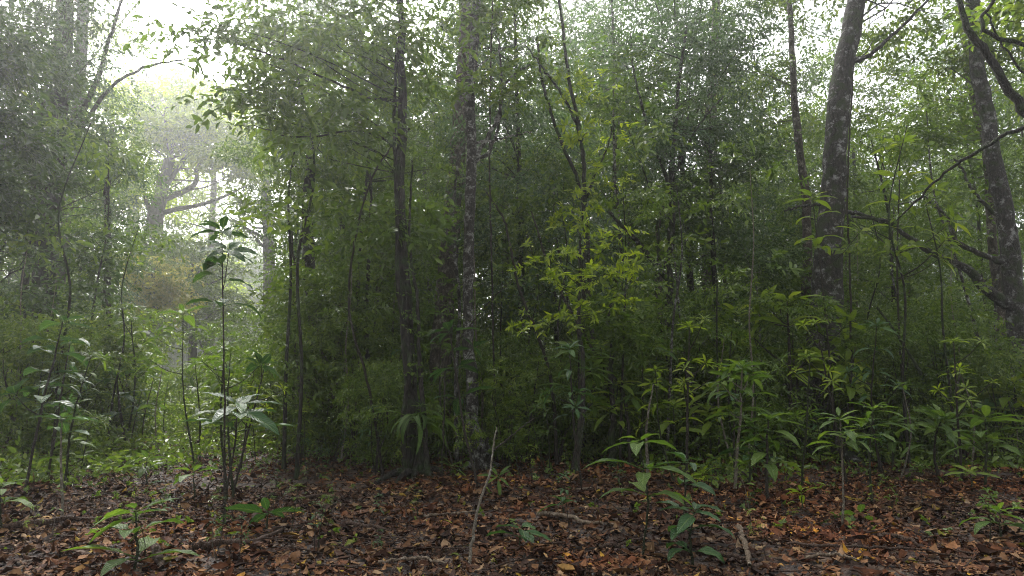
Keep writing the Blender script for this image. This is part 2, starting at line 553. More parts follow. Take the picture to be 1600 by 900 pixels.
def sprays_mesh(name, C, yaw, pitch, scale, kind, L, W, rng):
    """place one spray per centre; returns a mesh"""
    T = templates(kind, L, W)
    nv = len(T[0])
    N = len(C)
    ti = rng.integers(0, len(T), N)
    base = np.stack(T)[ti]                       # N,nv,3
    roll = rng.normal(0, 0.7, N)
    # roll about X
    cr, sr = np.cos(roll)[:, None], np.sin(roll)[:, None]
    x, y, z = base[..., 0], base[..., 1], base[..., 2]
    y, z = y * cr - z * sr, y * sr + z * cr
    cp, sp_ = np.cos(pitch)[:, None], np.sin(pitch)[:, None]
    x, z = x * cp - z * sp_, x * sp_ + z * cp
    cw, sw = np.cos(yaw)[:, None], np.sin(yaw)[:, None]
    x, y = x * cw - y * sw, x * sw + y * cw
    V = np.stack([x, y, z], -1) * scale[:, None, None] + C[:, None, :]
    V = V.reshape(-1, 3)
    nl = len(V) // 6
    Q = (LQ[None] + 6 * np.arange(nl)[:, None, None]).reshape(-1, 4)
    return mesh_np(name, V, Q)


def crown_points(ells, rng, clumps, sprays, clump_r, shell=0.55):
    clumps, sprays, clump_r = clumps * 0.58, sprays * 1.35, clump_r * 0.85
    """ells: list of (cx,cy,cz,rx,ry,rz). Returns clump centres and spray centres, yaw, pitch"""
    vol = np.array([e[3] * e[4] * e[5] for e in ells]) ** 0.7
    vol /= vol.sum()
    CC, SP, YW, PT = [], [], [], []
    for e, w in zip(ells, vol):
        n = max(3, int(round(clumps * w)))
        u = rng.normal(size=(n, 3)); u /= np.linalg.norm(u, axis=1)[:, None]
        r = rng.uniform(shell, 1.0, n) ** 0.8 * rng.uniform(0.78, 1.12, n)
        c = np.array(e[:3]) + u * r[:, None] * np.array(e[3:6])
        CC.append(c)
        for ci in c:
            out = ci - np.array(e[:3])
            cr = clump_r * rng.uniform(0.6, 1.25)
            m = max(3, int(sprays * DENS * rng.uniform(0.6, 1.4)))
            g = rng.normal(size=(m, 3)) * np.array([1, 1, 0.38]) * cr * 0.55
            SP.append(ci + g)
            oy = math.atan2(out[1], out[0])
            gy = np.arctan2(g[:, 1], g[:, 0])
            YW.append(np.where(rng.random(m) < 0.5, gy, oy) + rng.normal(0, 0.5, m))
            PT.append(rng.normal(-0.15, 0.35, m))
    return np.concatenate(CC), np.concatenate(SP), np.concatenate(YW), np.concatenate(PT)


def limbs(geo, trunk, ccs, rng, r0=0.03, frac=1.0, sides=5, spread=0.7):
    """bent limbs from the trunk path to the clump centres"""
    tz = trunk[:, 2]
    for c in ccs:
        if rng.random() > frac:
            continue
        dh = np.linalg.norm(trunk[:, :2] - c[:2], axis=1)
        target = c[2] - spread * rng.uniform(0.1, 1.3) * dh
        i = int(np.argmin(np.abs(tz - target) + 0.25 * dh))
        s = trunk[i]
        ln = np.linalg.norm(c - s)
        if ln < 0.3:
            continue
        mid = s * 0.55 + c * 0.45 + np.array([rng.normal(0, .13), rng.normal(0, .13), rng.uniform(-0.14, 0.12)]) * ln
        q = s * 0.2 + c * 0.8 + rng.normal(0, 0.05, 3) * ln
        P = smooth_path([s, mid, q, c], 8)
        r = r0 * (0.5 + 0.25 * min(ln, 4))
        tube(geo, P, [r, r * 0.6, r * 0.25], sides)


# ------------------------------------------------------------------ hero trees
def hero_tree(name, label, cat, pts, D, widths, bark, crown_boxes=(), leaf='leaf_mid', leafsize=(0.11, 0.045), kind='alt', clumps=60,
              sprays=12, clump_r=0.6, seed=1, limbs_px=(), D_top=None, flare=0.8, limb_frac=0.3, root_px=None, group=None, extra=None, shell=0.5,
              limb_r=0.016, roots=0):
    rng = np.random.default_rng(seed)
    n = len(pts)
    D_top = D if D_top is None else D_top
    Ds = np.linspace(D, D_top, n)
    P = np.array([at(x, y, d) for (x, y), d in zip(pts, Ds)])
    z0 = float(gz(P[0][0], P[0][1]))
    P[0][2] = z0 - 0.06
    base = np.array([P[0][0], P[0][1], z0])
    path = smooth_path(P, 60)
    wob = np.cumsum(rng.normal(0, 0.012, (60, 2)), axis=0); wob -= np.linspace(0, 1, 60)[:, None] * wob[-1]
    path[:, :2] += wob * min(1, D / 12)
    rad = [w / F * D / 2 for w in widths]
    g = Geo()
    tube(g, path, rad, 14, rough=0.07, rng=rng, flare=flare)
    root = empty(name, base)
    if crown_boxes:
        ells = []
        for (cx, cyy, rx, ry, d) in crown_boxes:
            c = at(cx, cyy, d)
            ells.append((c[0], c[1], c[2], rx / F * d, min(rx / F * d, 2.6 + 0.05 * d), ry / F * d))
        cc, sp, yw, pt = crown_points(ells, rng, clumps, sprays, clump_r, shell)
        limbs(g, path, cc, rng, r0=limb_r, frac=limb_frac)
    if roots:
        for q in range(roots):
            a = q * 2 * PI / roots + rng.normal(0, .25)
            dd = np.array([math.cos(a), math.sin(a), 0])
            r1 = rad[0]
            k = rng.uniform(1.6, 3.2)
            e = path[0] + dd * r1 * k * 2.2; e[2] = float(gz(e[0], e[1])) - .03
            mroot = path[0] + dd * r1 * k; mroot[2] = z0 + r1 * .8
            s_ = path[0] + dd * r1 * .55; s_[2] = z0 + r1 * rng.uniform(1.8, 4.5)
            tube(g, smooth_path([s_, path[0] + dd * r1 * 1.2 + np.array([0, 0, r1 * 1.3]), mroot, e], 14), [r1 * .5, r1 * .55, r1 * .45, r1 * .2], 8, rough=.15, rng=rng)
    o = obj('trunk', g.mesh('trunk', smooth=True, origin=base), M[bark], root)
    for lp in limbs_px:
        lpts, lw = lp[0], lp[1]
        ld = lp[2] if len(lp) > 2 else (D, D)
        LP = np.array([at(x, y, d) for (x, y), d in zip(lpts, np.linspace(ld[0], ld[1], len(lpts)))])
        # start on the trunk
        i = int(np.argmin(np.linalg.norm(path - LP[0], axis=1)))
        LP = np.vstack([path[i], LP[1:]])
        gl = Geo()
        lpp = smooth_path(LP, 26)
        lpp[1:-1] += rng.normal(0, 0.012, (24, 3))
        tube(gl, lpp, [w / F * D / 2 for w in lw], 8, rough=0.08, rng=rng)
        obj('limb', gl.mesh('limb', smooth=True, origin=base), M[bark], root)
    if crown_boxes:
        me = sprays_mesh('crown', sp - base, yw, pt, rng.uniform(0.75, 1.25, len(sp)), kind, leafsize[0], leafsize[1], rng)
        obj('crown', me, M[leaf], root)
    tag(root, label, cat, group)
    return root


# twin hazy trunks far left
hero_tree('tall_tree', 'tall tree at far left with thick dark trunk rising hazy into the mist', 'tree',
          [(62, 640), (66, 520), (74, 380), (88, 240), (98, 120), (104, 0), (112, -160), (118, -330)], 17.5, [38, 33, 30, 27, 22, 16], 'bark_dark',
          [(40, -150, 180, 80, 18), (175, 30, 55, 50, 19), (175, 180, 35, 50, 19)], 'leaf_mid', (0.12, 0.05), clumps=70, sprays=10, clump_r=0.9, seed=11,
          limbs_px=[(((90, 240), (140, 150), (165, 80), (190, 0)), (12, 8, 4)), (((84, 300), (160, 150), (230, 105), (300, 92)), (8, 5, 2))])
hero_tree('tall_tree', 'slimmer tall tree leaning beside the thick hazy trunk at far left', 'tree',
          [(76, 640), (80, 520), (96, 380), (112, 250), (124, 120), (130, 0), (138, -160), (146, -300)], 22.5, [30, 25, 21, 19, 17, 12], 'bark_haze',
          [(200, -140, 90, 90, 22.5), (120, -60, 90, 60, 24), (320, -220, 150, 90, 24), (420, -240, 110, 80, 21)], 'leaf_light', (0.14, 0.06), clumps=150, sprays=13, clump_r=1.1, seed=12)  # last crown boxes are extra, added above the view to block the sun
hero_tree('slim_tree', 'slim dark-stemmed tree with small round crown left of the misty gap', 'tree',
          [(163, 660), (166, 560), (163, 460), (166, 360), (168, 280), (176, 200)], 18.5, [14, 12, 11, 9, 6], 'bark_dark',
          [(150, 250, 66, 50, 18.5), (185, 215, 35, 40, 18), (120, 330, 60, 40, 19)], 'leaf_mid', (0.10, 0.042), clumps=46, sprays=12, clump_r=0.6, seed=13)
hero_tree('forest_tree', 'dark green leafy tree framing the left edge, trunk just outside it', 'tree',
          [(-110, 700), (-104, 500), (-100, 300), (-96, 100), (-90, -80)], 11.5, [24, 20, 17, 13], 'bark_dark',
          [(-10, 70, 42, 70, 11.5), (-5, 200, 36, 60, 11.3), (-20, 310, 45, 50, 11.6)], 'leaf_dark', (0.12, 0.05), clumps=80, sprays=12, clump_r=0.35, seed=41)
# dark post-like trunk
hero_tree('forest_tree', 'short dark straight trunk under the big crown right of the misty gap', 'tree',
          [(494, 690), (492, 600), (490, 500), (484, 420), (482, 330), (486, 200)], 15.5, [26, 22, 20, 18, 12], 'bark_dark',
          [(520, 120, 110, 80, 15.5), (450, 300, 70, 70, 15.2), (560, 260, 80, 60, 16)], 'leaf_mid', (0.115, 0.048), clumps=80, sprays=12, seed=14)
# fern-footed trunk
hero_tree('forest_tree', 'mossy dark trunk with splayed roots and drooping fronds at its foot', 'tree',
          [(652, 742), (648, 660), (641, 540), (634, 400), (628, 280), (634, 160), (630, 60), (626, -60), (630, -220)], 10.3,
          [23, 21, 20, 17, 15, 13, 11, 9], 'bark_dark',
          [(560, 60, 120, 80, 10.6), (500, 190, 90, 60, 10.2), (640, -90, 150, 80, 10.8), (470, 40, 80, 55, 9.9), (600, 330, 70, 60, 11), (360, 75, 45, 22, 9.6), (400, 160, 30, 25, 9.6)], 'leaf_mid', (0.14, 0.052), 'alt', clumps=130, limb_frac=0.6, limb_r=0.010,
          sprays=11, clump_r=0.5, seed=15, flare=0.35, roots=9,
          limbs_px=[(((630, 160), (570, 150), (450, 95), (345, 62)), (5, 4, 1.5), (10.3, 9.6)), (((632, 240), (570, 205), (470, 215), (395, 195)), (5, 3, 1.5), (10.3, 9.6))])
# thick pale mottled trunk
hero_tree('forest_tree', 'thick pale brown mottled trunk standing in the middle of the forest', 'tree',
          [(684, 690), (688, 600), (696, 470), (704, 350), (714, 230), (722, 100), (730, 0), (742, -160)], 14.5, [36, 32, 30, 27, 24, 22, 17], 'bark_pale',
          [(720, -80, 170, 90, 14.5), (800, 30, 80, 50, 15), (650, 40, 70, 50, 15)], 'leaf_mid', (0.12, 0.048), clumps=70, sprays=11, seed=16, roots=6)
hero_tree('forest_tree', 'slender black-and-white spotted trunk beside the thick pale brown one', 'tree',
          [(750, 728), (742, 640), (738, 540), (738, 420), (742, 300), (745, 180), (748, 80), (750, -20), (756, -180)], 11.6,
          [22, 19, 16, 17, 16, 14, 10], 'bark_spot',
          [(760, -100, 130, 70, 11.6), (730, 120, 60, 30, 10.8), (800, 50, 60, 40, 12), (800, 150, 45, 30, 12)], 'leaf_mid', (0.13, 0.05), 'whorl', clumps=46, sprays=9, seed=17, roots=5,
          limbs_px=[(((744, 250), (775, 190), (790, 130), (830, 100)), (8, 5, 3)), (((743, 260), (772, 225), (783, 140), (778, 60)), (7, 5, 3)),
                    (((742, 222), (790, 215), (830, 205)), (5, 3, 2))])
# forked slender tree
hero_tree('forked_tree', 'slender dark forked tree rising to the right of the lime-green sapling tree', 'tree',
          [(1046, 700), (1046, 600), (1044, 480), (1044, 400), (1048, 300), (1052, 240), (1060, 150), (1072, 40)], 14, [16, 14, 13, 12, 10, 6, 4], 'bark_dark',
          [(1070, 60, 110, 70, 14), (1110, 180, 90, 60, 14.5), (1000, 230, 70, 60, 14)], 'leaf_blue', (0.09, 0.04), clumps=90, sprays=12, seed=18,
          limbs_px=[(((1040, 440), (1015, 400), (985, 365), (950, 330)), (11, 8, 5)), (((1048, 300), (1010, 190), (990, 110), (985, 50)), (7, 4, 2)),
                    (((1050, 280), (1090, 200), (1130, 150)), (6, 3, 2))])
hero_tree('forked_tree', 'thin grey pole-like tree just left of the forked slender tree', 'tree',
          [(1030, 700), (1032, 600), (1031, 500), (1028, 420), (1030, 330)], 14.8, [12, 10, 8, 6], 'bark_pale',
          [(1030, 300, 50, 50, 14.8)], 'leaf_dark', (0.09, 0.04), clumps=24, sprays=9, seed=19)
# pale hazy bole
hero_tree('forest_tree', 'pale greyish trunk half hidden in dark leaves left of the big leaning tree', 'tree',
          [(1112, 690), (1112, 560), (1108, 420), (1110, 300), (1112, 200), (1118, 60), (1122, -100)], 19, [26, 22, 20, 18, 12], 'bark_pale',
          [(1130, -20, 140, 90, 19), (1060, 130, 80, 60, 20), (1180, 120, 80, 70, 19)], 'leaf_dark', (0.11, 0.045), clumps=90, sprays=12, clump_r=0.8, seed=20)
hero_tree('forest_tree', 'narrow pale crooked trunk just left of the big leaning lichen-blotched tree', 'tree',
          [(1258, 690), (1260, 560), (1262, 450), (1264, 340), (1250, 230), (1238, 120), (1234, 0), (1232, -120)], 15.5, [18, 16, 14, 12, 9, 8], 'bark_pale',
          [(1240, -30, 100, 60, 16), (1190, 110, 60, 45, 16), (1230, 200, 50, 50, 16.5)], 'leaf_light', (0.10, 0.042), clumps=60, sprays=10, seed=21)
# the big tree on the right
hero_tree('big_tree', 'big leaning grey trunk blotched with white lichen, crown out of view above', 'tree',
          [(1272, 690), (1277, 600), (1283, 480), (1292, 360), (1300, 250), (1312, 120), (1330, 30), (1346, -50), (1370, -220)], 13.2,
          [58, 50, 45, 38, 34, 31, 28, 24], 'bark_grey',
          [(1390, -120, 190, 80, 13.2), (1450, 20, 70, 40, 14.5), (1380, 30, 70, 40, 15.5)], 'leaf_light', (0.12, 0.05), clumps=70, sprays=10, clump_r=0.7, seed=22, roots=7,
          limbs_px=[(((1316, 100), (1360, 85), (1410, 40), (1450, 0)), (9, 6, 4)), (((1296, 330), (1310, 330), (1345, 335), (1390, 350)), (10, 7, 5)),
                    (((1290, 315), (1250, 322), (1225, 330)), (6, 4, 3))])
hero_tree('big_tree', 'dark-trunked tree at right edge with a long arched bare limb reaching left', 'tree',
          [(1598, 640), (1592, 560), (1585, 460), (1570, 360), (1552, 250), (1532, 130), (1518, 20), (1508, -80), (1500, -200)], 12.8,
          [34, 30, 27, 24, 21, 20, 17], 'bark_grey',
          [(1500, -120, 150, 80, 12.8), (1480, 60, 100, 45, 13.5), (1580, 80, 60, 60, 13.5)], 'leaf_light', (0.12, 0.05), clumps=80, sprays=10, clump_r=0.6, seed=23,
          limbs_px=[(((1586, 478), (1562, 468), (1535, 445), (1510, 418), (1465, 400), (1420, 372), (1385, 345), (1330, 338)), (22, 17, 13, 9, 6, 4), (12.8, 12.2)),
                    (((1510, 418), (1500, 380), (1480, 340), (1445, 308)), (9, 7, 4), (12.6, 12.6)),
                    (((1573, 350), (1530, 310), (1505, 270), (1490, 240)), (7, 5, 3))])
hero_tree('forest_tree', 'slender pale trunk right behind the dark-trunked tree at right edge', 'tree',
          [(1572, 640), (1568, 540), (1560, 450), (1552, 380), (1540, 280), (1520, 180), (1505, 60)], 15.8, [18, 15, 12, 8], 'bark_pale',
          [(1530, 140, 90, 80, 16), (1440, 180, 70, 60, 16)], 'leaf_light', (0.10, 0.042), clumps=70, sprays=10, seed=24)
# dark limb of a tree standing beyond the right edge
hero_tree('forest_tree', 'tree outside right edge whose thick dark bough slants down into the top corner', 'tree',
          [(1740, 660), (1738, 500), (1730, 350), (1735, 150), (1730, -60)], 8.2, [40, 36, 30, 26], 'bark_dark',
          [(1680, -60, 120, 60, 8.2), (1600, 20, 60, 30, 8.4)], 'leaf_light', (0.11, 0.045), clumps=34, sprays=9, clump_r=0.45, seed=25,
          limbs_px=[(((1730, 320), (1640, 225), (1598, 170), (1550, 95), (1512, 45), (1490, -20)), (22, 17, 14, 12, 8)),
                    (((1545, 90), (1545, 50), (1552, 0), (1560, -50)), (8, 6, 5)), (((1740, 250), (1650, 160), (1580, 90), (1540, 20)), (6, 4, 3)),
                    (((1735, 180), (1600, 200), (1520, 240), (1460, 285), (1400, 345)), (9, 7, 5, 3), (8.2, 10))])
# thin bent understory stems, centre right
hero_tree('thin_tree', 'thin bending bare tree with sparse yellow-green tufts above the lime-green sapling tree', 'tree',
          [(908, 690), (912, 560), (915, 420), (912, 300), (905, 210), (885, 120), (874, 20), (868, -60)], 12.4, [9, 8, 7, 6, 5, 4], 'bark_dark',
          [(930, 210, 28, 40, 12.2), (950, 290, 18, 30, 12.2), (925, 150, 24, 20, 12.4), (900, 330, 40, 20, 12)], 'leaf_lime', (0.13, 0.05), 'whorl', clumps=20, sprays=4, clump_r=0.35, seed=26,
          limbs_px=[(((906, 210), (880, 150), (850, 110), (820, 70)), (5, 4, 2)), (((913, 330), (930, 270), (950, 230), (958, 190)), (4, 3, 2))])
hero_tree('thin_tree', 'thin dark whip-like tree curving left of the tufted bare tree', 'tree',
          [(930, 690), (925, 560), (922, 420), (905, 300), (870, 200), (850, 130), (838, 60)], 13, [8, 7, 6, 5, 4], 'bark_dark',
          [(850, 120, 30, 40, 13)], 'leaf_mid', (0.10, 0.042), clumps=14, sprays=6, clump_r=0.5, seed=27)
# lime-green sapling tree
hero_tree('lime_tree', 'bright lime-green sapling tree glowing in the dark middle of the forest', 'small tree',
          [(902, 745), (905, 640), (905, 540), (906, 470), (905, 400), (903, 358)], 9.6, [8, 7, 6, 5, 3], 'bark_dark',
          [(900, 362, 24, 10, 9.5), (870, 392, 45, 12, 9.3), (940, 405, 40, 14, 9.4), (900, 430, 62, 20, 9.6), (970, 362, 14, 7, 9.4), (850, 425, 26, 14, 9.5), (930, 480, 50, 22, 9.5), (880, 500, 40, 18, 9.6)],
          'leaf_lime', (0.115, 0.038), 'whorl', clumps=46, sprays=2, clump_r=0.3, seed=28, limb_frac=1, flare=0.3, limb_r=0.01)
hero_tree('small_tree', 'leafy young tree with deep green foliage below and behind the lime-green one', 'small tree',
          [(955, 715), (957, 640), (955, 560), (950, 500), (955, 470)], 11, [10, 8, 6, 4], 'bark_dark',
          [(960, 490, 50, 30, 10.8), (1000, 520, 40, 24, 10.8), (925, 530, 40, 24, 11)], 'leaf_mid', (0.12, 0.045), 'whorl', clumps=30, sprays=6, clump_r=0.3, seed=29, limb_r=0.012)
# far trees in the misty gap
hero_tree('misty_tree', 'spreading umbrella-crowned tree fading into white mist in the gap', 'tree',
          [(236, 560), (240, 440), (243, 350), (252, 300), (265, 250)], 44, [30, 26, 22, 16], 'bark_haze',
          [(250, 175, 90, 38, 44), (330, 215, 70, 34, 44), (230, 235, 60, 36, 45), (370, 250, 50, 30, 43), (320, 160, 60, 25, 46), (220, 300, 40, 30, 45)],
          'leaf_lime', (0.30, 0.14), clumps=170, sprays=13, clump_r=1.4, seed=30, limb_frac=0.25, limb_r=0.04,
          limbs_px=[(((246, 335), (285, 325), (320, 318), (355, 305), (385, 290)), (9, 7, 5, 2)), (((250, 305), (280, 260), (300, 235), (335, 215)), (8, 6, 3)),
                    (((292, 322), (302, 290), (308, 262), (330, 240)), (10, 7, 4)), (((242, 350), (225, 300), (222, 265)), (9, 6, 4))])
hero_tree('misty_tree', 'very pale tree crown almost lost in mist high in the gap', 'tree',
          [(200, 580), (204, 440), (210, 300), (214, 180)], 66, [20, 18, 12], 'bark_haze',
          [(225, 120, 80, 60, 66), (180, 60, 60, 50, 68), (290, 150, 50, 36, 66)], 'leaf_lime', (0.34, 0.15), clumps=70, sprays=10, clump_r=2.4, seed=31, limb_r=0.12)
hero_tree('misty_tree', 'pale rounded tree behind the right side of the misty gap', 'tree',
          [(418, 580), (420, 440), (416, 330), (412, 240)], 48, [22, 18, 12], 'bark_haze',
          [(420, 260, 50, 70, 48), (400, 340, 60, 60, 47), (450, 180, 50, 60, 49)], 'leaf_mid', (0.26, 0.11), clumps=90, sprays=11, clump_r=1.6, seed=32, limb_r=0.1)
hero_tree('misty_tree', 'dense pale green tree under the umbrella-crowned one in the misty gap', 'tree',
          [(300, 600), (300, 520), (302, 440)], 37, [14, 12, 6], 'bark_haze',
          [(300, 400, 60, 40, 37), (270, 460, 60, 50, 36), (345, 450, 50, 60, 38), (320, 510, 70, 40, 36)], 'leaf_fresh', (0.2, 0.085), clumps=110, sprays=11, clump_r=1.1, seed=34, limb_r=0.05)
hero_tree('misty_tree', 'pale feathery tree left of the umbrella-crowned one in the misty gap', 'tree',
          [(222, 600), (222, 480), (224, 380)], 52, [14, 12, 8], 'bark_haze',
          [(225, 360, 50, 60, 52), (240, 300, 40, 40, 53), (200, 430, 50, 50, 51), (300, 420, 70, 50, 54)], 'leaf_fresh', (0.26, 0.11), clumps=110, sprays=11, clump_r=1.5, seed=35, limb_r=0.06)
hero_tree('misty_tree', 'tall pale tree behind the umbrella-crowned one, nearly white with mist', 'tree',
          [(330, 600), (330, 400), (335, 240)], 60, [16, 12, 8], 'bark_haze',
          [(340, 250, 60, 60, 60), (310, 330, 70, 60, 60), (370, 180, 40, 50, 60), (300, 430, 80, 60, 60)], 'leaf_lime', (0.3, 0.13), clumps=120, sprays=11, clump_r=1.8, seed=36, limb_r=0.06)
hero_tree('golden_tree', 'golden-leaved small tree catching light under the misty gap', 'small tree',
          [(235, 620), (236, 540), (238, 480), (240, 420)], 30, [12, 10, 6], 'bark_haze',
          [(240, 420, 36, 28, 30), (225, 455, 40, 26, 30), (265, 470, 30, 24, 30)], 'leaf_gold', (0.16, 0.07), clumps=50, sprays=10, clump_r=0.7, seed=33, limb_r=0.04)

# ------------------------------------------------------------------ filler trees and shrubs (prototypes, then copies)
def proto_tree(name, H, r, ells, leaf, bark, leafsize, kind, clumps, sprays, clump_r, seed, lean=0.4, multi=1, shell=0.45):
    rng = np.random.default_rng(seed)
    root = empty(name)
    g = Geo()
    paths = []
    for k in range(multi):
        a = rng.uniform(0, 2 * PI)
        sp = 0 if multi == 1 else 0.18 * H
        P = [np.array([0.05 * math.cos(a) * (multi > 1), 0.05 * math.sin(a) * (multi > 1), -0.1])]
        for t in (0.25, 0.5, 0.75, 1.0):
            P.append(np.array([rng.normal(0, lean * 0.35) * t + sp * t * math.cos(a), rng.normal(0, lean * 0.35) * t + sp * t * math.sin(a), H * t * rng.uniform(0.95, 1.0)]))
        pa = smooth_path(P, 24)
        paths.append(pa)
        tube(g, pa, [r, r * 0.8, r * 0.6, r * 0.25], 8, rough=0.06, rng=rng, flare=0.5 if multi == 1 else 0)
    cc, s, yw, pt = crown_points(ells, rng, clumps, sprays, clump_r, shell)
    for i, pa in enumerate(paths):
        limbs(g, pa, cc[i::multi], rng, r0=max(0.008, r * 0.16), frac=0.3, sides=4)
    obj('trunk', g.mesh('trunk', smooth=True), M[bark], root)
    obj('crown', sprays_mesh('crown', s, yw, pt, rng.uniform(0.75, 1.3, len(s)), kind, leafsize[0], leafsize[1], rng), M[leaf], root)
    return root


def column_ells(rng, z0, z1, R0, n):
    out = []
    for i in range(n):
        z = z0 + (z1 - z0) * (i + 0.5) / n
        out.append((rng.normal(0, R0 * 0.45), rng.normal(0, R0 * 0.45), z, R0 * rng.uniform(0.6, 1), R0 * rng.uniform(0.6, 1), (z1 - z0) / n * 0.75))
    return out


_r = np.random.default_rng(5)
TREES = []      # (prototype, kind words)
specs = [
    ('understory_tree', 10.5, .09, column_ells(_r, 2.6, 11, 2.2, 5), 'leaf_mid', 'bark_dark', (.11, .045), 'alt', 130, 12, .65, 101),
    ('understory_tree', 12.0, .12, column_ells(_r, 4.0, 13, 2.4, 5), 'leaf_dark', 'bark_dark', (.15, .06), 'alt', 120, 12, .7, 102),
    ('understory_tree', 9.0, .07, column_ells(_r, 2.0, 9.6, 1.9, 5), 'leaf_mid', 'bark_pale', (.085, .038), 'alt', 140, 12, .6, 103),
    ('understory_tree', 13.5, .13, column_ells(_r, 3.5, 14.5, 2.6, 6), 'leaf_blue', 'bark_dark', (.11, .048), 'alt', 160, 12, .75, 104),
    ('understory_tree', 11.0, .08, column_ells(_r, 2.4, 11.5, 2.0, 5), 'leaf_mid', 'bark_spot', (.16, .055), 'whorl', 100, 9, .7, 105),
]
kinds_t = ['mid-green small-leaved tree', 'dark glossy-leaved tree', 'light-green airy tree with pale stem', 'bluish dense-crowned tree', 'tree with whorled leaf tufts and spotted stem']
for s in specs:
    TREES.append(proto_tree(*s))
SHRUBS = []
specs = [
    ('understory_shrub', 2.6, .022, column_ells(_r, .3, 3.2, 1.2, 4), 'leaf_fresh', 'twig', (.085, .036), 'alt', 80, 10, .42, 111, .5, 4),
    ('understory_shrub', 3.4, .028, column_ells(_r, .4, 4.1, 1.3, 4), 'leaf_mid', 'twig', (.095, .04), 'alt', 95, 10, .45, 112, .5, 4),
    ('understory_shrub', 2.2, .018, column_ells(_r, .4, 2.5, 1.0, 3), 'leaf_light', 'twig', (.08, .034), 'alt', 55, 10, .4, 113, .5, 3),
    ('understory_shrub', 3.0, .022, column_ells(_r, .5, 3.4, 1.0, 3), 'leaf_fresh', 'twig', (.13, .045), 'whorl', 44, 8, .4, 114, .5, 3),
]
kinds_s = ['bushy mid-green shrub', 'tall dark shrub', 'low light-green shrub', 'shrub with whorled leaf tufts']
for s in specs:
    SHRUBS.append(proto_tree(*s))

POLES = [proto_tree('pole_tree', 6.5, .032, [(0, 0, 6.2, .7, .7, .5), (.3, .2, 4.2, .4, .4, .3)], 'leaf_fresh', 'bark_dark', (.13, .055), 'alt', 9, 4, .3, 150, .35),
         proto_tree('pole_tree', 5.2, .022, [(0, 0, 5.0, .5, .5, .4), (-.3, .2, 3.4, .3, .3, .2)], 'leaf_mid', 'twig_pale', (.14, .05), 'whorl', 9, 3, .3, 151, .5),
         proto_tree('pole_tree', 8.0, .045, [(0, 0, 7.6, .8, .8, .6), (.4, -.2, 5.6, .4, .4, .3)], 'leaf_mid', 'bark_spot', (.12, .05), 'alt', 10, 4, .4, 152, .3)]
kinds_l = ['thin dark pole-like stem with small leafy top', 'thin pale pole-like stem with small leafy top', 'slender spotted pole-like stem with leafy top']
LANDMARKS = [(88, 'the thick hazy trunk'), (165, 'the slim dark-stemmed tree'), (300, 'the misty gap'), (350, 'the tall whorl-topped sapling'),
             (490, 'the short dark trunk'), (650, 'the mossy splay-rooted trunk'), (742, 'the black-and-white spotted trunk'), (905, 'the lime-green sapling tree'),
             (1045, 'the forked slender tree'), (1285, 'the big lichen-blotched trunk'), (1450, 'the long arched limb'), (1590, 'the right edge trunk')]
FILL = []       # (obj, kind words, cat, px, D)
_first = set()


def put(protos, i, x, y, s, rz, kinds, cat, group):
    pr = protos[i]
    if pr.name not in _first:
        _first.add(pr.name)
        o = pr
    else:
        o = copy_tree(pr)
    o.location = (x, y, float(gz(x, y)))
    o.scale = (s, s, s * random.uniform(0.9, 1.12))
    o.rotation_euler = (random.uniform(-.06, .06), random.uniform(-.06, .06), rz)
    p = px_of((x, y, 1.5))
    o['group'] = group
    o['category'] = cat
    FILL.append((o, kinds[i], p[0], y))
    return o


random.seed(7)
rr = random.Random(21)


def gap_ok(px, D, half_px):
    """keep the misty gap and the view of the nearer trunks open"""
    lo, hi = px - half_px, px + half_px
    return not (lo < 395 and hi > 232)


# nearer wall of trees: (px, D, prototype, scale)
near = [(20, 17, 3, .9), (-60, 14, 1, .9), (0, 24, 1, 1.1), (110, 27, 0, 1.0), (180, 30, 2, .9), (455, 19, 0, .85), (520, 20.5, 3, .95), (580, 17.5, 2, .9), (600, 23, 1, 1.0),
        (680, 19, 4, .9), (790, 19, 3, .8), (870, 17, 0, .8), (960, 19.5, 3, 1.0), (1090, 17, 3, .85), (1150, 22, 0, 1.0),
        (1200, 25, 2, 1.0), (1340, 20, 2, .8), (1390, 24, 0, .8), (1440, 18, 2, .95), (1560, 18, 0, .8), (1640, 16, 2, .9), (1290, 21, 2, 1.0), (1345, 26, 0, 1.25), (1240, 30, 1, 1.3), (1420, 33, 2, 1.3), (830, 25, 0, 1.2), (740, 23, 1, 1.0), (960, 33, 2, 1.3), (1000, 24, 3, 1.0), (580, 27, 0, 1.2), (1680, 22, 1, 1.1),
        (900, 29, 3, 1.0), (1060, 29, 0, 1.0), (1500, 30, 3, .9), (500, 28, 2, 1.0), (650, 31, 0, 1.0), (-20, 31, 0, 1.1), (60, 35, 2, 1.1),
        (470, 34, 0, 1.2), (1600, 27, 0, 1.1), (700, 15.5, 0, .75), (1000, 15.5, 4, .75), (1420, 15, 0, .75), (1130, 14.5, 1, .7), (545, 14, 0, .75), (820, 15, 3, .75)]
for px, D, i, s in near:
    p = at(px, 600, D)
    put(TREES, i, p[0], D, s, rr.uniform(0, 6.28), kinds_t, 'tree', 'understory trees filling the forest')
# further trees
for k in range(60):
    D = rr.uniform(32, 78)
    px = rr.uniform(-40, 1640)
    if not gap_ok(px, D, 2.4 * 1.5 / D * F) and D < 60:
        continue
    if 200 < px < 420:
        continue
    p = at(px, 600, D)
    put(TREES, rr.choice([0, 1, 2, 3]), p[0], D, rr.uniform(1.2, 1.75), rr.uniform(0, 6.28), kinds_t, 'tree', 'understory trees filling the forest')
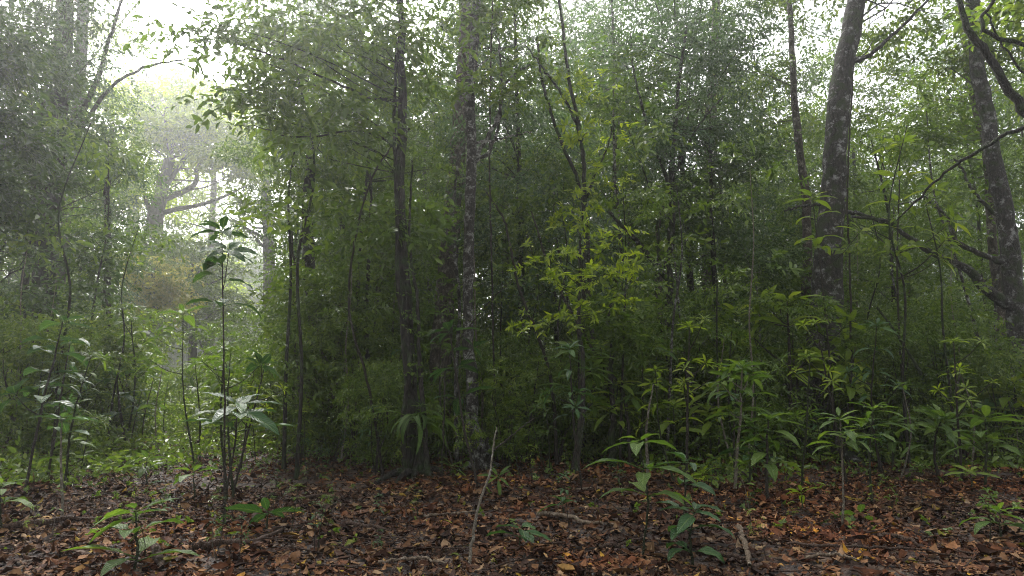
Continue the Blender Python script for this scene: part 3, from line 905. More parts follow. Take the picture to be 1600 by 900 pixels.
# unseen tall trees beside the viewer, added to shade the foreground and near mist
SHADE_TREE = proto_tree('added_shade_tree', 17, .2, [(0, 0, 16, 4.8, 4.8, 2.0), (2.5, 1, 13.5, 3.2, 3.2, 1.4), (-2.4, -1.5, 14.5, 3.4, 3.4, 1.5)], 'leaf_dark', 'bark_dark', (.2, .085), 'alt', 120, 12, 1.1, 140, shell=.1)
n_can = 0
NUMW = 'first second third fourth fifth sixth seventh eighth ninth tenth eleventh twelfth thirteenth fourteenth fifteenth sixteenth seventeenth'.split()
for (x, y) in [(-8.5, 2.5), (-13.5, 3), (-17, 11), (18, 12)]:
    o = SHADE_TREE if n_can == 0 else copy_tree(SHADE_TREE)
    n_can += 1
    o.location = (x, y, float(gz(x, y))); o.rotation_euler = (0, 0, rr.uniform(0, 6.28)); k = rr.uniform(.85, 1.15); o.scale = (k, k, k)
    tag(o, ('unseen added shade tree ' + ('left of' if x < -3 else 'right of' if x > 3 else 'straight behind') + ' the viewer, '
            + NUMW[n_can - 1] + ' of its kind outward'), 'tree', 'added shade trees around the viewer')
# shrubs: rows between 12 and 42 m
for D0, n in ((12.8, 10), (14.6, 18), (16.8, 20), (19.5, 22), (23, 24), (27, 20), (33, 14), (42, 10)):
    for k in range(n):
        px = -60 + 1720 * (k + rr.uniform(0.1, 0.9)) / n
        D = D0 * rr.uniform(0.92, 1.1)
        if D < 14 and (600 < px < 780):
            continue
        if D < 17 and 220 < px < 440:
            continue
        p = at(px, 600, D)
        s = rr.uniform(0.65, 1.15) if D < 18 else rr.uniform(0.8, 1.2)
        if 220 < px < 420:
            s *= 0.75
        i = rr.choice([0, 1, 2, 3])
        if px < 460 and D > 18:
            i = rr.choice([0, 2, 3, 2])
        if D < 13.6 and 1215 < px < 1350:
            continue
        if D < 13.6 and px > 1380:
            s *= .6
        if 370 < px < 1000 and i == 1 and rr.random() < .6:
            i = 2
        put(SHRUBS, i, p[0], D, s, rr.uniform(0, 6.28), kinds_s, 'shrub', 'shrubs of the forest understory')

# ------------------------------------------------------------------ far wood: one mass
def far_wood():
    rng = np.random.default_rng(77)
    ells = []
    for k in range(150):
        D = rng.uniform(88, 125)
        px = rng.uniform(-80, 1680) if k < 110 else rng.uniform(200, 430)
        h = rng.uniform(7, 14)
        if 225 < px < 400:
            h = rng.uniform(18, 28)
        p = at(px, 600, D)
        ells.append((p[0], D, h * 0.5, 4.5, 4.5, h * 0.5))
    cc, s, yw, pt = crown_points(ells, rng, 4500, 9, 2.2, 0.4)
    o = obj('far_wood', sprays_mesh('far_wood', s, yw, pt, rng.uniform(.8, 1.3, len(s)), 'alt', 0.5, 0.24, rng), M['leaf_mid'])
    tag(o, 'far forest seen only as pale foliage through the mist', 'far wood', kind='stuff')


far_wood()

# ------------------------------------------------------------------ saplings with big leaves
def big_leaf(g, base, d, up, L, W, droop=0.6, nseg=7, fold=0.25, petiole=0.12):
    """a long pointed leaf bending down along its length"""
    d = np.asarray(d, float); d /= np.linalg.norm(d) + 1e-9
    s = np.cross(d, up); s /= np.linalg.norm(s) + 1e-9
    t = np.linspace(0, 1, nseg + 1)
    prof = np.sin(PI * np.clip(t, 0, 1) ** 0.85) ** 0.75 * (1 - 0.15 * t)
    prof[0] = 0.03; prof[-1] = 0.0
    P = np.zeros((nseg + 1, 3)); p = np.array(base, float) + d * L * petiole
    ang = 0.0
    n0 = np.cross(s, d)
    rows = []
    for i in range(nseg + 1):
        a = droop * (t[i] ** 1.3)
        dd = d * math.cos(a) - n0 * math.sin(a)
        nn = n0 * math.cos(a) + d * math.sin(a)
        if i:
            p = p + dd * L / nseg
        w = W * 0.5 * prof[i]
        rip = 0.12 * w * math.sin(i * 2.1)
        rows += [p + s * w + nn * (w * fold + rip), p.copy(), p - s * w + nn * (w * fold - rip)]
    V = np.array(rows)
    U = np.array([[tt, v] for tt in t for v in (0, .5, 1)])
    idx = np.arange(3 * (nseg + 1)).reshape(-1, 3)
    Q = np.concatenate([np.stack([idx[:-1, j], idx[1:, j], idx[1:, j + 1], idx[:-1, j + 1]], -1) for j in (0, 1)])
    g.add(V, Q, U)
    # petiole
    tube(g, np.array([base, np.array(base) + d * L * petiole * 1.02]), [L * 0.012 + 0.0008, L * 0.009 + 0.0006], 4)


def whorl(g, c, axis, n, L, W, rng, rise=0.45, droop=0.9, nseg=7):
    axis = np.asarray(axis, float); axis /= np.linalg.norm(axis)
    a0 = rng.uniform(0, 6.28)
    ref = np.array([0.0, 1, 0.1]); A = np.cross(axis, ref); A /= np.linalg.norm(A); B = np.cross(axis, A)
    for i in range(n):
        a = a0 + i * 2.399 + rng.normal(0, 0.15)
        k = i / max(1, n - 1)
        r_ = rise * (0.2 + 1.5 * k) + rng.normal(0, 0.12)
        d = A * math.cos(a) + B * math.sin(a) + axis * r_
        LL = L * (1 - 0.45 * k) * rng.uniform(0.8, 1.12)
        big_leaf(g, np.asarray(c) + axis * (k - 0.6) * L * 0.12, d, axis + rng.normal(0, .12, 3), LL, W * LL / L * rng.uniform(.85, 1.15), 0.75 * droop * rng.uniform(.6, 1.3), nseg)


def sapling(label, top, base_px, leaf_px, mat='sap_mid', stem='stem_green', n=8, tiers=1, branches=0, ratio=0.3, stem_px=3.0, droop=0.9, seed=1,
            mid=None, rise=0.45, cat='sapling', name='sapling', group='broad-leaved saplings on the forest floor', nseg=7, span=0.5, D=None, bare=False):
    rng = np.random.default_rng(seed)
    b = ground_at(*base_px) if D is None else np.array([at(base_px[0], 600, D)[0], D, float(gz(at(base_px[0], 600, D)[0], D))])
    D = b[1]
    t = at(top[0], top[1], D * rng.uniform(0.985, 1.015))
    m = (b + t) / 2 + np.array([rng.normal(0, .03), rng.normal(0, .03), 0]) * (t[2] - b[2])
    if mid is not None:
        m = at(mid[0], mid[1], D)
    path = smooth_path([b - np.array([0, 0, .03]), m, t], 26)
    wb = np.cumsum(rng.normal(0, .0035, (26, 2)), axis=0)
    wb -= np.linspace(0, 1, 26)[:, None] * wb[-1]
    path[:, :2] += wb
    k = D / F
    L = leaf_px * k * 1.25
    W = L * ratio
    g = Geo(); gs = Geo()
    r = stem_px * k / 2
    tube(gs, path, [r * 1.2, r, r * 0.8, r * 0.4], 7, rough=0.1, rng=rng)
    axis = path[-1] - path[-4]
    if not bare:
        whorl(g, path[-1], axis, n, L, W, rng, rise=rise, droop=droop, nseg=nseg)
    H = np.linalg.norm(t - b)
    for q in range(tiers):
        f = 1 - span * (q + 1) / (tiers + 0.3)
        i = int(f * 25)
        c = path[i]
        a = rng.uniform(0, 6.28)
        m_ = rng.integers(2, 5)
        for j in range(m_):
            aa = a + j * 2 * PI / m_ + rng.normal(0, .3)
            d = np.array([math.cos(aa), math.sin(aa), rng.uniform(0.05, 0.5)])
            big_leaf(g, c + np.array([0, 0, rng.uniform(-.05, .05) * L]), d, np.array([0, 0, 1.0]) + rng.normal(0, .15, 3), L * rng.uniform(.8, 1.15), W * rng.uniform(.9, 1.2), droop * rng.uniform(.7, 1.3), nseg, petiole=0.2)
    for q in range(branches):
        i = int(rng.uniform(0.45, 0.9) * 25)
        s = path[i]
        a = rng.uniform(0, 6.28)
        ln = rng.uniform(0.14, 0.26) * H
        e = s + np.array([math.cos(a), math.sin(a), rng.uniform(0.35, 0.9)]) * ln * 0.8
        mm = (s + e) / 2 + np.array([0, 0, -0.08 * ln])
        bp = smooth_path([s, mm, e], 8)
        tube(gs, bp, [r * .6, r * .4, r * .3], 5)
        whorl(g, e, e - mm + np.array([0, 0, .1]), max(5, n - 2), L * 0.85, W * 0.85, rng, rise=rise, droop=droop, nseg=nseg)
    root = empty(name, b)
    obj('stem', gs.mesh('stem', smooth=True, origin=b), M[stem], root)
    if g.n:
        obj('foliage', g.mesh('foliage', smooth=True, uv=True, origin=b), M[mat], root)
    tag(root, label, cat, group)
    return root


S = sapling
S('tall thin sapling with a drooping leaf whorl against the misty gap', (347, 362), (351, 832), 44, 'sap_dark', 'twig', n=11, tiers=4, branches=2, ratio=.36, stem_px=3.2, droop=1.0, seed=2, mid=(352, 600), span=.22)
S('glossy large-leaved sapling standing in front of the tall whorl-topped one', (372, 632), (347, 806), 68, 'sap_dark', 'twig', n=7, tiers=2, ratio=.34, stem_px=3, droop=.45, seed=3, mid=(366, 700), rise=.15, span=.35)
S('low seedling with bright wet leaves nearest the bottom left', (212, 800), (211, 888), 62, 'sap_mid', 'stem_green', n=7, tiers=2, ratio=.36, stem_px=4, droop=.6, seed=4, rise=.2, span=.9)
S('dark seedling with spreading leaves right of the tall whorl-topped stem', (418, 800), (416, 832), 48, 'sap_dark', n=6, tiers=0, ratio=.36, seed=5, rise=.1, droop=.6)
S('small seedling with pale leaves left of the tall whorl-topped stem', (302, 738), (302, 785), 42, 'sap_mid', n=6, tiers=0, ratio=.3, seed=6, rise=.25, droop=.7, stem_px=2.5)
S('pale bare-stemmed sapling with broad leaf umbrella at lower left', (97, 655), (98, 815), 44, 'sap_dark', 'twig_pale', n=7, tiers=1, seed=7, stem_px=4, droop=.6, rise=.2, span=.2)
S('small dark sapling behind the pale bare-stemmed one', (110, 690), (106, 760), 30, 'sap_mid', n=7, tiers=1, seed=8, stem_px=3)
S('dark slender sapling right of the pale bare-stemmed one', (182, 590), (200, 720), 36, 'sap_dark', 'twig', n=7, tiers=2, seed=9, stem_px=4.5, droop=.7)
S('sapling with paired pointed leaves standing tall in front of the misty gap', (286, 490), (305, 735), 40, 'sap_mid', 'stem_green', n=6, tiers=1, branches=2, seed=10, stem_px=2.6, droop=.8, span=.12)
S('feathery tall sapling left of the paired-leaf one', (205, 500), (192, 712), 34, 'sap_mid', 'stem_green', n=9, tiers=4, branches=3, ratio=.24, seed=11, stem_px=3, span=.4)
S('young plant with starry leaves at left edge', (34, 650), (32, 730), 30, 'sap_mid', n=9, tiers=2, ratio=.24, seed=12, stem_px=3)
S('big-leaved seedling cut by the left edge', (2, 760), (4, 832), 46, 'sap_mid', n=6, tiers=1, ratio=.28, seed=13, stem_px=4, droop=.8)
S('yellowish seedling among litter left of centre', (230, 718), (231, 756), 32, 'sap_mid', n=7, tiers=1, ratio=.3, seed=14, stem_px=2.5)
S('light green sapling with feathery leaves below the misty gap', (420, 575), (428, 690), 34, 'sap_mid', n=10, tiers=3, branches=3, ratio=.26, seed=15, stem_px=3)
S('feathery bush-like sapling in front of the short dark trunk', (505, 585), (500, 692), 36, 'sap_lime', n=10, tiers=3, branches=4, ratio=.24, seed=16, stem_px=3)
S('drooping narrow-leaved seedling left of the mossy splay-rooted trunk', (577, 690), (578, 722), 30, 'sap_mid', n=9, tiers=0, ratio=.22, seed=17, stem_px=2.5)
S('small star-leaved plant clinging high beside the mossy trunk', (688, 490), (700, 735), 26, 'sap_mid', 'twig', n=10, tiers=2, ratio=.24, seed=18, stem_px=2.4, span=.2)
S('sapling with wide arching leaves right of the spotted trunk', (832, 588), (838, 722), 46, 'sap_mid', n=8, tiers=1, branches=1, ratio=.34, seed=19, stem_px=3, droop=.9)
S('broad feathery sapling below the lime-green tree', (905, 548), (893, 742), 46, 'sap_mid', 'twig', n=11, tiers=3, branches=3, ratio=.25, seed=20, stem_px=5, droop=.8, span=.35)
S('dark thin-stemmed sapling with long drooping leaves right of centre', (998, 690), (1003, 880), 58, 'sap_mid', 'stem_green', n=6, tiers=2, ratio=.28, seed=21, stem_px=3.2, droop=.8, rise=.2, span=.5)
S('pale bare stem with broken top right of centre', (1021, 600), (1013, 752), 30, 'sap_mid', 'twig_pale', n=4, tiers=0, seed=22, stem_px=4.5, bare=True)
S('bright-topped sapling above the pale bare stem', (1052, 635), (1054, 742), 38, 'sap_lime', n=6, tiers=2, ratio=.3, seed=23, stem_px=2.8)
S('tall thin sapling with silvery arching leaf right of the lime-green tree', (1002, 520), (1000, 735), 40, 'sap_mid', 'stem_green', n=9, tiers=3, branches=2, ratio=.28, seed=24, stem_px=3, span=.35)
S('sapling with large glossy leaves low to the right of centre', (1073, 720), (1070, 838), 38, 'sap_dark', n=6, tiers=2, ratio=.36, seed=25, stem_px=3, droop=.8, rise=.3, span=.7)
S('wet-leaved seedling at bottom edge right of centre', (1085, 800), (1083, 884), 46, 'sap_dark', n=6, tiers=2, ratio=.38, seed=26, stem_px=4, droop=.9, rise=.2, span=.8)
S('pale speckled sapling stem topped by layered feathery leaves', (1160, 575), (1147, 775), 40, 'sap_mid', 'twig_pale', n=10, tiers=3, branches=4, ratio=.27, seed=27, stem_px=4.5, span=.35)
S('dense sapling with dark stem right of the pale speckled one', (1200, 655), (1199, 790), 42, 'sap_mid', 'twig', n=10, tiers=4, branches=2, ratio=.28, seed=28, stem_px=5, span=.55)
S('lime-leaved layered sapling in front of the big lichen-blotched trunk', (1230, 470), (1240, 725), 44, 'sap_lime', 'twig', n=9, tiers=3, branches=5, ratio=.32, seed=29, stem_px=6, span=.5)
S('sapling with upright lime leaves hiding the foot of the big leaning trunk', (1285, 490), (1288, 722), 46, 'sap_lime', 'stem_green', n=8, tiers=3, branches=5, ratio=.34, seed=30, stem_px=3.5, span=.5)
S('tall lime-leaved sapling left of the big leaning trunk', (1150, 490), (1160, 715), 44, 'sap_lime', 'stem_green', n=8, tiers=2, branches=3, ratio=.34, seed=31, stem_px=3, span=.25)
S('slender sapling with drooping crown right of the big trunk foot', (1312, 655), (1316, 832), 38, 'sap_mid', 'twig_pale', n=9, tiers=2, branches=1, ratio=.26, seed=32, stem_px=3, span=.25)
S('straight green-stemmed sapling between big trunk and right edge', (1364, 640), (1362, 792), 40, 'sap_mid', n=9, tiers=2, branches=1, ratio=.26, seed=33, stem_px=3.5, span=.3)
S('second drooping sapling nearer the right edge, with dark stem', (1470, 655), (1468, 752), 42, 'sap_mid', 'twig', n=9, tiers=2, branches=2, ratio=.28, seed=34, stem_px=4)
S('tall feathery sapling right of the big leaning trunk', (1432, 580), (1434, 712), 40, 'sap_mid', n=10, tiers=3, branches=3, ratio=.25, seed=35, stem_px=3)
S('leafy sapling beside the right edge with broad lit leaves', (1585, 600), (1582, 735), 46, 'sap_lime', n=9, tiers=3, branches=4, ratio=.3, seed=36, stem_px=3.5)
S('sapling with hanging leaves just inside the right edge', (1540, 655), (1538, 765), 44, 'sap_mid', n=8, tiers=2, branches=2, ratio=.3, seed=37, stem_px=3.5)
S('yellow-green flat-topped seedling at right', (1516, 738), (1516, 768), 36, 'sap_lime', n=6, tiers=0, ratio=.26, seed=38, stem_px=2.5, rise=.1, droop=.5)
S('bright little seedling near the bottom right corner', (1562, 800), (1565, 850), 38, 'sap_mid', n=6, tiers=1, ratio=.36, seed=39, stem_px=3)
S('single round-leaved seedling right of the slender drooping sapling', (1344, 805), (1345, 822), 30, 'sap_mid', n=3, tiers=0, ratio=.6, seed=40, stem_px=2.5)
S('pale yellow seedling right of the dense sapling', (1252, 770), (1254, 800), 32, 'sap_lime', n=6, tiers=0, ratio=.28, seed=41, stem_px=2.2)
S('grey-green four-leaved seedling at bottom centre', (815, 825), (814, 868), 40, 'sap_dark', n=6, tiers=1, ratio=.42, seed=42, stem_px=2.4, rise=.15, droop=.6)
S('tiny seedling between the leaning twig and the four-leaved seedling', (880, 785), (880, 812), 30, 'sap_dark', n=5, tiers=0, ratio=.4, seed=43, stem_px=2.2)
S('small feathery seedling at the foot of the leaning twig', (778, 745), (776, 772), 26, 'sap_mid', n=8, tiers=0, ratio=.2, seed=44, stem_px=2)
S('fresh green seedling in front of the spotted trunk', (705, 728), (706, 752), 28, 'sap_mid', n=9, tiers=0, ratio=.22, seed=45, stem_px=2)
S('yellow sapling among litter right of centre', (1100, 740), (1098, 768), 24, 'sap_lime', n=8, tiers=1, ratio=.4, seed=46, stem_px=2)
S('broad-leaved seedling beside the dense sapling', (1180, 700), (1182, 745), 40, 'sap_dark', n=6, tiers=1, ratio=.36, seed=47, stem_px=2.8)
S('low sapling at lower right with thin arched leaves', (1392, 660), (1394, 735), 34, 'sap_mid', n=9, tiers=2, ratio=.26, seed=48, stem_px=2.6)
S('young sapling with lit leaves between forked tree and big trunk', (1010, 560), (1012, 705), 36, 'sap_lime', n=9, tiers=2, branches=3, ratio=.3, seed=49, stem_px=2.6)
S('leaf-topped sapling in front of the forked slender tree', (1060, 530), (1062, 708), 40, 'sap_lime', n=9, tiers=2, branches=3, ratio=.3, seed=50, stem_px=2.8)
S('slim sapling with yellow-green fan of leaves above the arched limb', (1405, 225), (1410, 640), 34, 'sap_lime', 'twig', n=10, tiers=4, branches=5, ratio=.25, seed=51, stem_px=3.5, span=.35, D=11.5)
S('sapling with three tiers of lit leaves crossing the big leaning trunk', (1270, 310), (1300, 690), 34, 'sap_lime', 'twig', n=7, tiers=3, branches=1, ratio=.3, seed=52, stem_px=3, span=.2, D=11.6)

S('lit feathery sapling low between lime-green tree and forked tree', (965, 600), (962, 735), 40, 'sap_lime', n=10, tiers=3, branches=3, ratio=.26, seed=53, stem_px=3)
S('two-tiered lit sapling left of the pale speckled sapling stem', (1110, 610), (1112, 728), 38, 'sap_lime', n=9, tiers=2, branches=2, ratio=.28, seed=54, stem_px=2.8)
S('dark-stemmed sapling with lit fans just right of the spotted trunk', (800, 640), (802, 726), 34, 'sap_mid', n=9, tiers=2, branches=2, ratio=.26, seed=55, stem_px=2.6)
S('low lit sapling left of the mossy trunk', (540, 640), (538, 712), 32, 'sap_lime', n=9, tiers=2, branches=3, ratio=.26, seed=56, stem_px=2.6)
S('feathery low sapling under the short dark trunk', (455, 620), (458, 702), 32, 'sap_mid', n=9, tiers=2, branches=3, ratio=.26, seed=57, stem_px=2.6)
S('broad lit sapling between the slender drooping sapling and the straight green-stemmed one', (1345, 590), (1342, 716), 40, 'sap_lime', n=9, tiers=3, branches=3, ratio=.28, seed=58, stem_px=2.8)
S('spreading lit sapling halfway between big trunk and right edge', (1495, 600), (1497, 725), 42, 'sap_mid', n=10, tiers=3, branches=3, ratio=.27, seed=59, stem_px=2.8)
for k in range(46):
    px = 10 + 1580 * (k + rr.random()) / 46
    D = rr.uniform(10.4, 16.5)
    if 180 < px < 445 or 1225 < px < 1345:
        continue
    p = at(px, 600, D)
    o = put(POLES, rr.choice([0, 0, 1, 2]), p[0], D, rr.uniform(.6, 1.1), rr.uniform(0, 6.28), kinds_l, 'thin tree', 'thin pole-like trees in the understory')
    o.rotation_euler = (rr.uniform(-.1, .1), rr.uniform(-.12, .12), rr.uniform(0, 6.28))
# smaller saplings spread under the trees
SAPS = []
for q, (mat, n, tiers, br, ratio) in enumerate([('sap_mid', 9, 2, 2, .27), ('sap_dark', 7, 2, 1, .34), ('sap_lime', 9, 3, 2, .26), ('sap_mid', 8, 1, 0, .3), ('sap_dark', 10, 3, 3, .25), ('sap_mid', 14, 4, 4, .17), ('sap_dark', 5, 5, 1, .46), ('sap_lime', 12, 2, 6, .2)]):
    r_ = S('x', (800, 480), (800, 600), [34, 38, 32, 34, 32, 26, 44, 22][q], mat, ['stem_green', 'twig', 'stem_green', 'twig_pale', 'twig', 'stem_green', 'twig', 'twig'][q], n=n, tiers=tiers, branches=br, ratio=ratio, seed=60 + q, stem_px=4, nseg=5,
           group='small saplings scattered under the trees', D=9.0, name='young_sapling')
    SAPS.append(r_)
kinds_p = ['mid-green feathery young sapling', 'dark broad-leaved young sapling', 'lit yellow-green young sapling', 'pale-stemmed young sapling', 'dark bushy young sapling', 'narrow-leaved feathery young sapling', 'large-leaved dark young sapling', 'finely branched lit young sapling']
cnt = 0
while cnt < 150:
    D = 8.6 + 11 * rr.random() ** 1.2
    px = rr.uniform(-10, 1610)
    if D < 12.5 and 400 < px < 860 and rr.random() < 0.75:
        continue
    if D < 11 and rr.random() < 0.5:
        continue
    cnt += 1
    p = at(px, 600, D)
    i = rr.randrange(8)
    if 140 < px < 345 and D < 13:
        continue
    if px < 800 and i == 2 and rr.random() < .5:
        i = 0
    o = put(SAPS, i, p[0], D, rr.uniform(0.35, 1.0), rr.uniform(0, 6.28), kinds_p, 'sapling', 'small saplings scattered under the trees')
    o.rotation_euler = (rr.uniform(-.2, .2), rr.uniform(-.2, .2), rr.uniform(0, 6.28))
# little seedlings on the open litter
for k in range(58):
    D = rr.uniform(5.0, 12.0)
    px = rr.uniform(10, 1590)
    if 1450 * rr.random() < 0:
        continue
    p = at(px, 600, D)
    i = rr.choice([0, 1, 3, 4, 5, 7])
    s = rr.uniform(.10, .24)
    o = put(SAPS, i, p[0], D, s, rr.uniform(0, 6.28), [q.replace('young sapling', 'tiny seedling on the litter') for q in kinds_p], 'seedling', 'tiny seedlings on the open leaf litter')
    o.rotation_euler = (rr.uniform(-.25, .25), rr.uniform(-.25, .25), rr.uniform(0, 6.28))
for k in range(26):
    D = rr.uniform(9.6, 12.2)
    px = rr.uniform(420, 860)
    p = at(px, 600, D)
    i = rr.choice([0, 2, 4, 5, 7])
    o = put(SAPS, i, p[0], D, rr.uniform(.2, .5), rr.uniform(0, 6.28), [q.replace('young sapling', 'small sapling') for q in kinds_p], 'sapling', 'small saplings scattered under the trees')
    o.rotation_euler = (rr.uniform(-.25, .25), rr.uniform(-.25, .25), rr.uniform(0, 6.28))
# small-leaved shrubs round the feet of the middle trunks
for px, D, i, s in [(590, 10.9, 0, .5), (606, 11.6, 2, .6), (690, 12.9, 2, .6), (790, 12.4, 0, .7), (790, 11.3, 3, .5), (560, 12.2, 3, .7), (840, 12.8, 2, .8), (520, 13.4, 3, .8),
                    (470, 13.2, 2, .8), (870, 11.9, 0, .6), (985, 12.2, 2, .8), (1100, 12.4, 0, .9), (1170, 12.0, 2, .7), (1360, 12.3, 0, .7), (1420, 12.6, 2, .7), (1500, 12.0, 0, .8), (1560, 11.2, 2, .7), (20, 12, 0, .8), (90, 13, 2, .9)]:
    p = at(px, 600, D)
    put(SHRUBS, i, p[0], D, s, rr.uniform(0, 6.28), kinds_s, 'shrub', 'shrubs of the forest understory')

# ------------------------------------------------------------------ labels for the copies, told apart by the nearest landmark and order of depth
def auto_labels():
    from collections import defaultdict
    groups = defaultdict(list)
    for o, kind, px, D in FILL:
        best = min(LANDMARKS, key=lambda l: abs(l[0] - px))
        dx = px - best[0]
        rel = 'behind' if abs(dx) < 18 else ('right of' if dx > 0 else 'left of')
        if px < 0:
            rel, best = 'beyond', (0, 'the left frame edge')
        if px > 1600:
            rel, best = 'beyond', (0, 'the right frame edge')
        zone = 'foreground' if D < 8 else 'closer' if D < 11.5 else 'near' if D < 17 else ('midway' if D < 26 else ('distant' if D < 45 else 'faint far-off'))
        groups[(kind, rel, best[1], zone)].append((D, o))
    ordw = ['nearest', 'second nearest', 'third nearest', 'fourth nearest', 'fifth nearest', 'sixth nearest', 'seventh nearest', 'eighth nearest', 'ninth nearest', 'tenth nearest', 'eleventh nearest', 'twelfth nearest', 'thirteenth nearest']
    for (kind, rel, lm, zone), items in groups.items():
        items.sort(key=lambda t: t[0])
        for j, (D, o) in enumerate(items):
            o['label'] = f'{zone} {kind} {rel} {lm}' + (f', {ordw[j]}' if len(items) > 1 else '')
            if len(o['label'].split()) > 16:
                o['label'] = o['label'].replace('thin pole-like trees', 'poles').replace('with small leafy top', 'with leafy top').replace('finely branched lit', 'branched').replace(' on the litter', '').replace('the black-and-white spotted', 'the spotted')


auto_labels()

# ------------------------------------------------------------------ herb layer: one mass
def undergrowth():
    rng = np.random.default_rng(9)
    n = 19000
    D = 9.2 + 30 * rng.random(n) ** 1.4
    px = rng.uniform(-60, 1660, n)
    X0 = (px - 800) / F * D
    edge = 11.6 + 1.1 * np.sin(X0 * 1.3 + 1) + .9 * np.sin(X0 * .6 + 2) + .5 * np.sin(X0 * 3.1)
    thin = np.clip((D - edge) / 3.0 + .45, 0.06, 1)
    clear = (px > 420) & (px < 820) & (D < 12.4)
    left = (px < 300)
    keep = ~clear | (rng.random(n) < 0.12)
    near = (D < 12.0) & ~left & (px < 1000)
    keep &= ~near | (rng.random(n) < 0.35)
    keep &= rng.random(n) < thin * (.65 + .35 * np.sin(X0 * 1.9 + D * 2.1))
    D, px = D[keep], px[keep]
    X = (px - 800) / F * D
    h = rng.uniform(0.03, 0.75, len(D)) * np.clip((D - 8) / 8, 0.35, 1.3)
    Z = gz(X, D) + h
    C = np.stack([X, D, Z], -1)
    m = len(C)
    o = obj('undergrowth', sprays_mesh('undergrowth', C, rng.uniform(0, 6.28, m), rng.normal(0.15, .35, m), rng.uniform(.6, 1.5, m), 'alt', .085, .038, rng), M['leaf_fresh'])
    tag(o, 'low leafy herb layer covering the floor under the trees', 'undergrowth', kind='stuff')
    n = 1300
    X = rng.uniform(-9, 9, n); D = rng.uniform(5.5, 13, n)
    C = np.stack([X, D, gz(X, D) + .04], -1)
    px = 800 + F * X / D
    k = rng.random(n) < np.where((px > 420) & (px < 980), np.where(D > 9.5, .55, .12), .5)
    C = C[k]; m = len(C)
    o = obj('floor_herbs', sprays_mesh('floor_herbs', C, rng.uniform(0, 6.28, m), rng.normal(.5, .3, m), rng.uniform(.35, .9, m), 'whorl', .06, .03, rng), M['leaf_mid'])
    tag(o, 'tiny green herbs sprouting through the leaf litter', 'herbs', kind='stuff')


undergrowth()

# ------------------------------------------------------------------ leaf litter: one mass
def litter():
    rng = np.random.default_rng(3)

    def batch(n, y0, y1, pw, nseg, size):
        y = y0 + (y1 - y0) * rng.random(n) ** pw
        x = rng.uniform(-1, 1, n) * (0.80 * y + 1.2)
        L = rng.uniform(*size, n) * rng.choice([.45, 1, 1.6], n, p=[.40, .45, .15])
        W = L * rng.uniform(.32, .62, n)
        t = np.linspace(0, 1, nseg + 1)
        prof = np.sin(PI * t ** .85) ** .7; prof[0] = .05; prof[-1] = 0.02
        curl = rng.normal(0, 1.0, n); cup = rng.normal(.2, .55, n)
        a = curl[:, None] * (t[None] - .5)
        px_ = L[:, None] * (t[None] - .5)
        pz_ = -L[:, None] * curl[:, None] * (t[None] - .5) ** 2 * .8
        w = W[:, None] * .5 * prof[None]
        wob = rng.normal(0, .12, (n, nseg + 1)) * W[:, None]
        rows = np.stack([
            np.stack([px_, w, pz_ + w * cup[:, None] + wob * .5], -1),
            np.stack([px_, wob * .2, pz_], -1),
            np.stack([px_, -w, pz_ + w * cup[:, None] - wob * .5], -1)], 2)       # n, nseg+1, 3, 3
        V = rows.reshape(n, -1, 3)
        yaw = rng.uniform(0, 2 * PI, n); pit = rng.normal(0, .28, n); rol = rng.normal(0, .35, n)
        fl = rng.random(n) < .4
        rol = rol + fl * PI
        X, Y, Z = V[..., 0], V[..., 1], V[..., 2]
        c, s = np.cos(rol)[:, None], np.sin(rol)[:, None]; Y, Z = Y * c - Z * s, Y * s + Z * c
        c, s = np.cos(pit)[:, None], np.sin(pit)[:, None]; X, Z = X * c - Z * s, X * s + Z * c
        c, s = np.cos(yaw)[:, None], np.sin(yaw)[:, None]; X, Y = X * c - Y * s, X * s + Y * c
        g = gz(x, y) + .05 * np.maximum(0, np.sin(x * 2.1 + 1.5 * np.sin(y * 1.3)) * np.sin(y * 2.7 + x)) + rng.uniform(.004, .045, n) + .03 * (np.sin(x * 7 + 1) * np.sin(y * 6.3))
        V = np.stack([X + x[:, None], Y + y[:, None], Z + g[:, None]], -1)
        idx = np.arange(3 * (nseg + 1)).reshape(-1, 3)
        q = np.concatenate([np.stack([idx[:-1, j], idx[1:, j], idx[1:, j + 1], idx[:-1, j + 1]], -1) for j in (0, 1)])
        Q = (q[None] + (3 * (nseg + 1)) * np.arange(n)[:, None, None]).reshape(-1, 4)
        return V.reshape(-1, 3), Q

    V1, Q1 = batch(70000, 3.4, 9.5, .75, 3, (.025, .10))
    V2, Q2 = batch(95000, 9.0, 23, .8, 2, (.045, .11))
    V = np.concatenate([V1, V2]); Q = np.concatenate([Q1, Q2 + len(V1)])
    o = obj('leaf_litter', mesh_np('leaf_litter', V, Q, smooth=True), litter_material())
    tag(o, 'thick layer of wet brown fallen leaves', 'leaf litter', kind='stuff')


litter()

def litter_twigs():
    rng = np.random.default_rng(44)
    g = Geo()
    for k in range(1100):
        y = 3.8 + 12 * rng.random() ** 1.3
        x = rng.uniform(-1, 1) * (.78 * y + 1)
        a = rng.uniform(0, PI); L = rng.uniform(.08, .5) ** 1.0
        z = float(gz(x, y)) + rng.uniform(.03, .07)
        d = np.array([math.cos(a), math.sin(a), rng.normal(0, .08)])
        p0 = np.array([x, y, z]); n_ = np.array([-d[1], d[0], 0])
        P = smooth_path([p0 - d * L / 2, p0 + n_ * L * rng.normal(0, .06), p0 + d * L / 2], 5)
        r = rng.uniform(.002, .008)
        tube(g, P, [r, r * .8, r * .4], 4)
    o = obj('litter_twigs', g.mesh('litter_twigs', smooth=True), M['wood'])
    tag(o, 'thin broken twigs strewn through the leaf litter', 'twigs', kind='stuff')


litter_twigs()

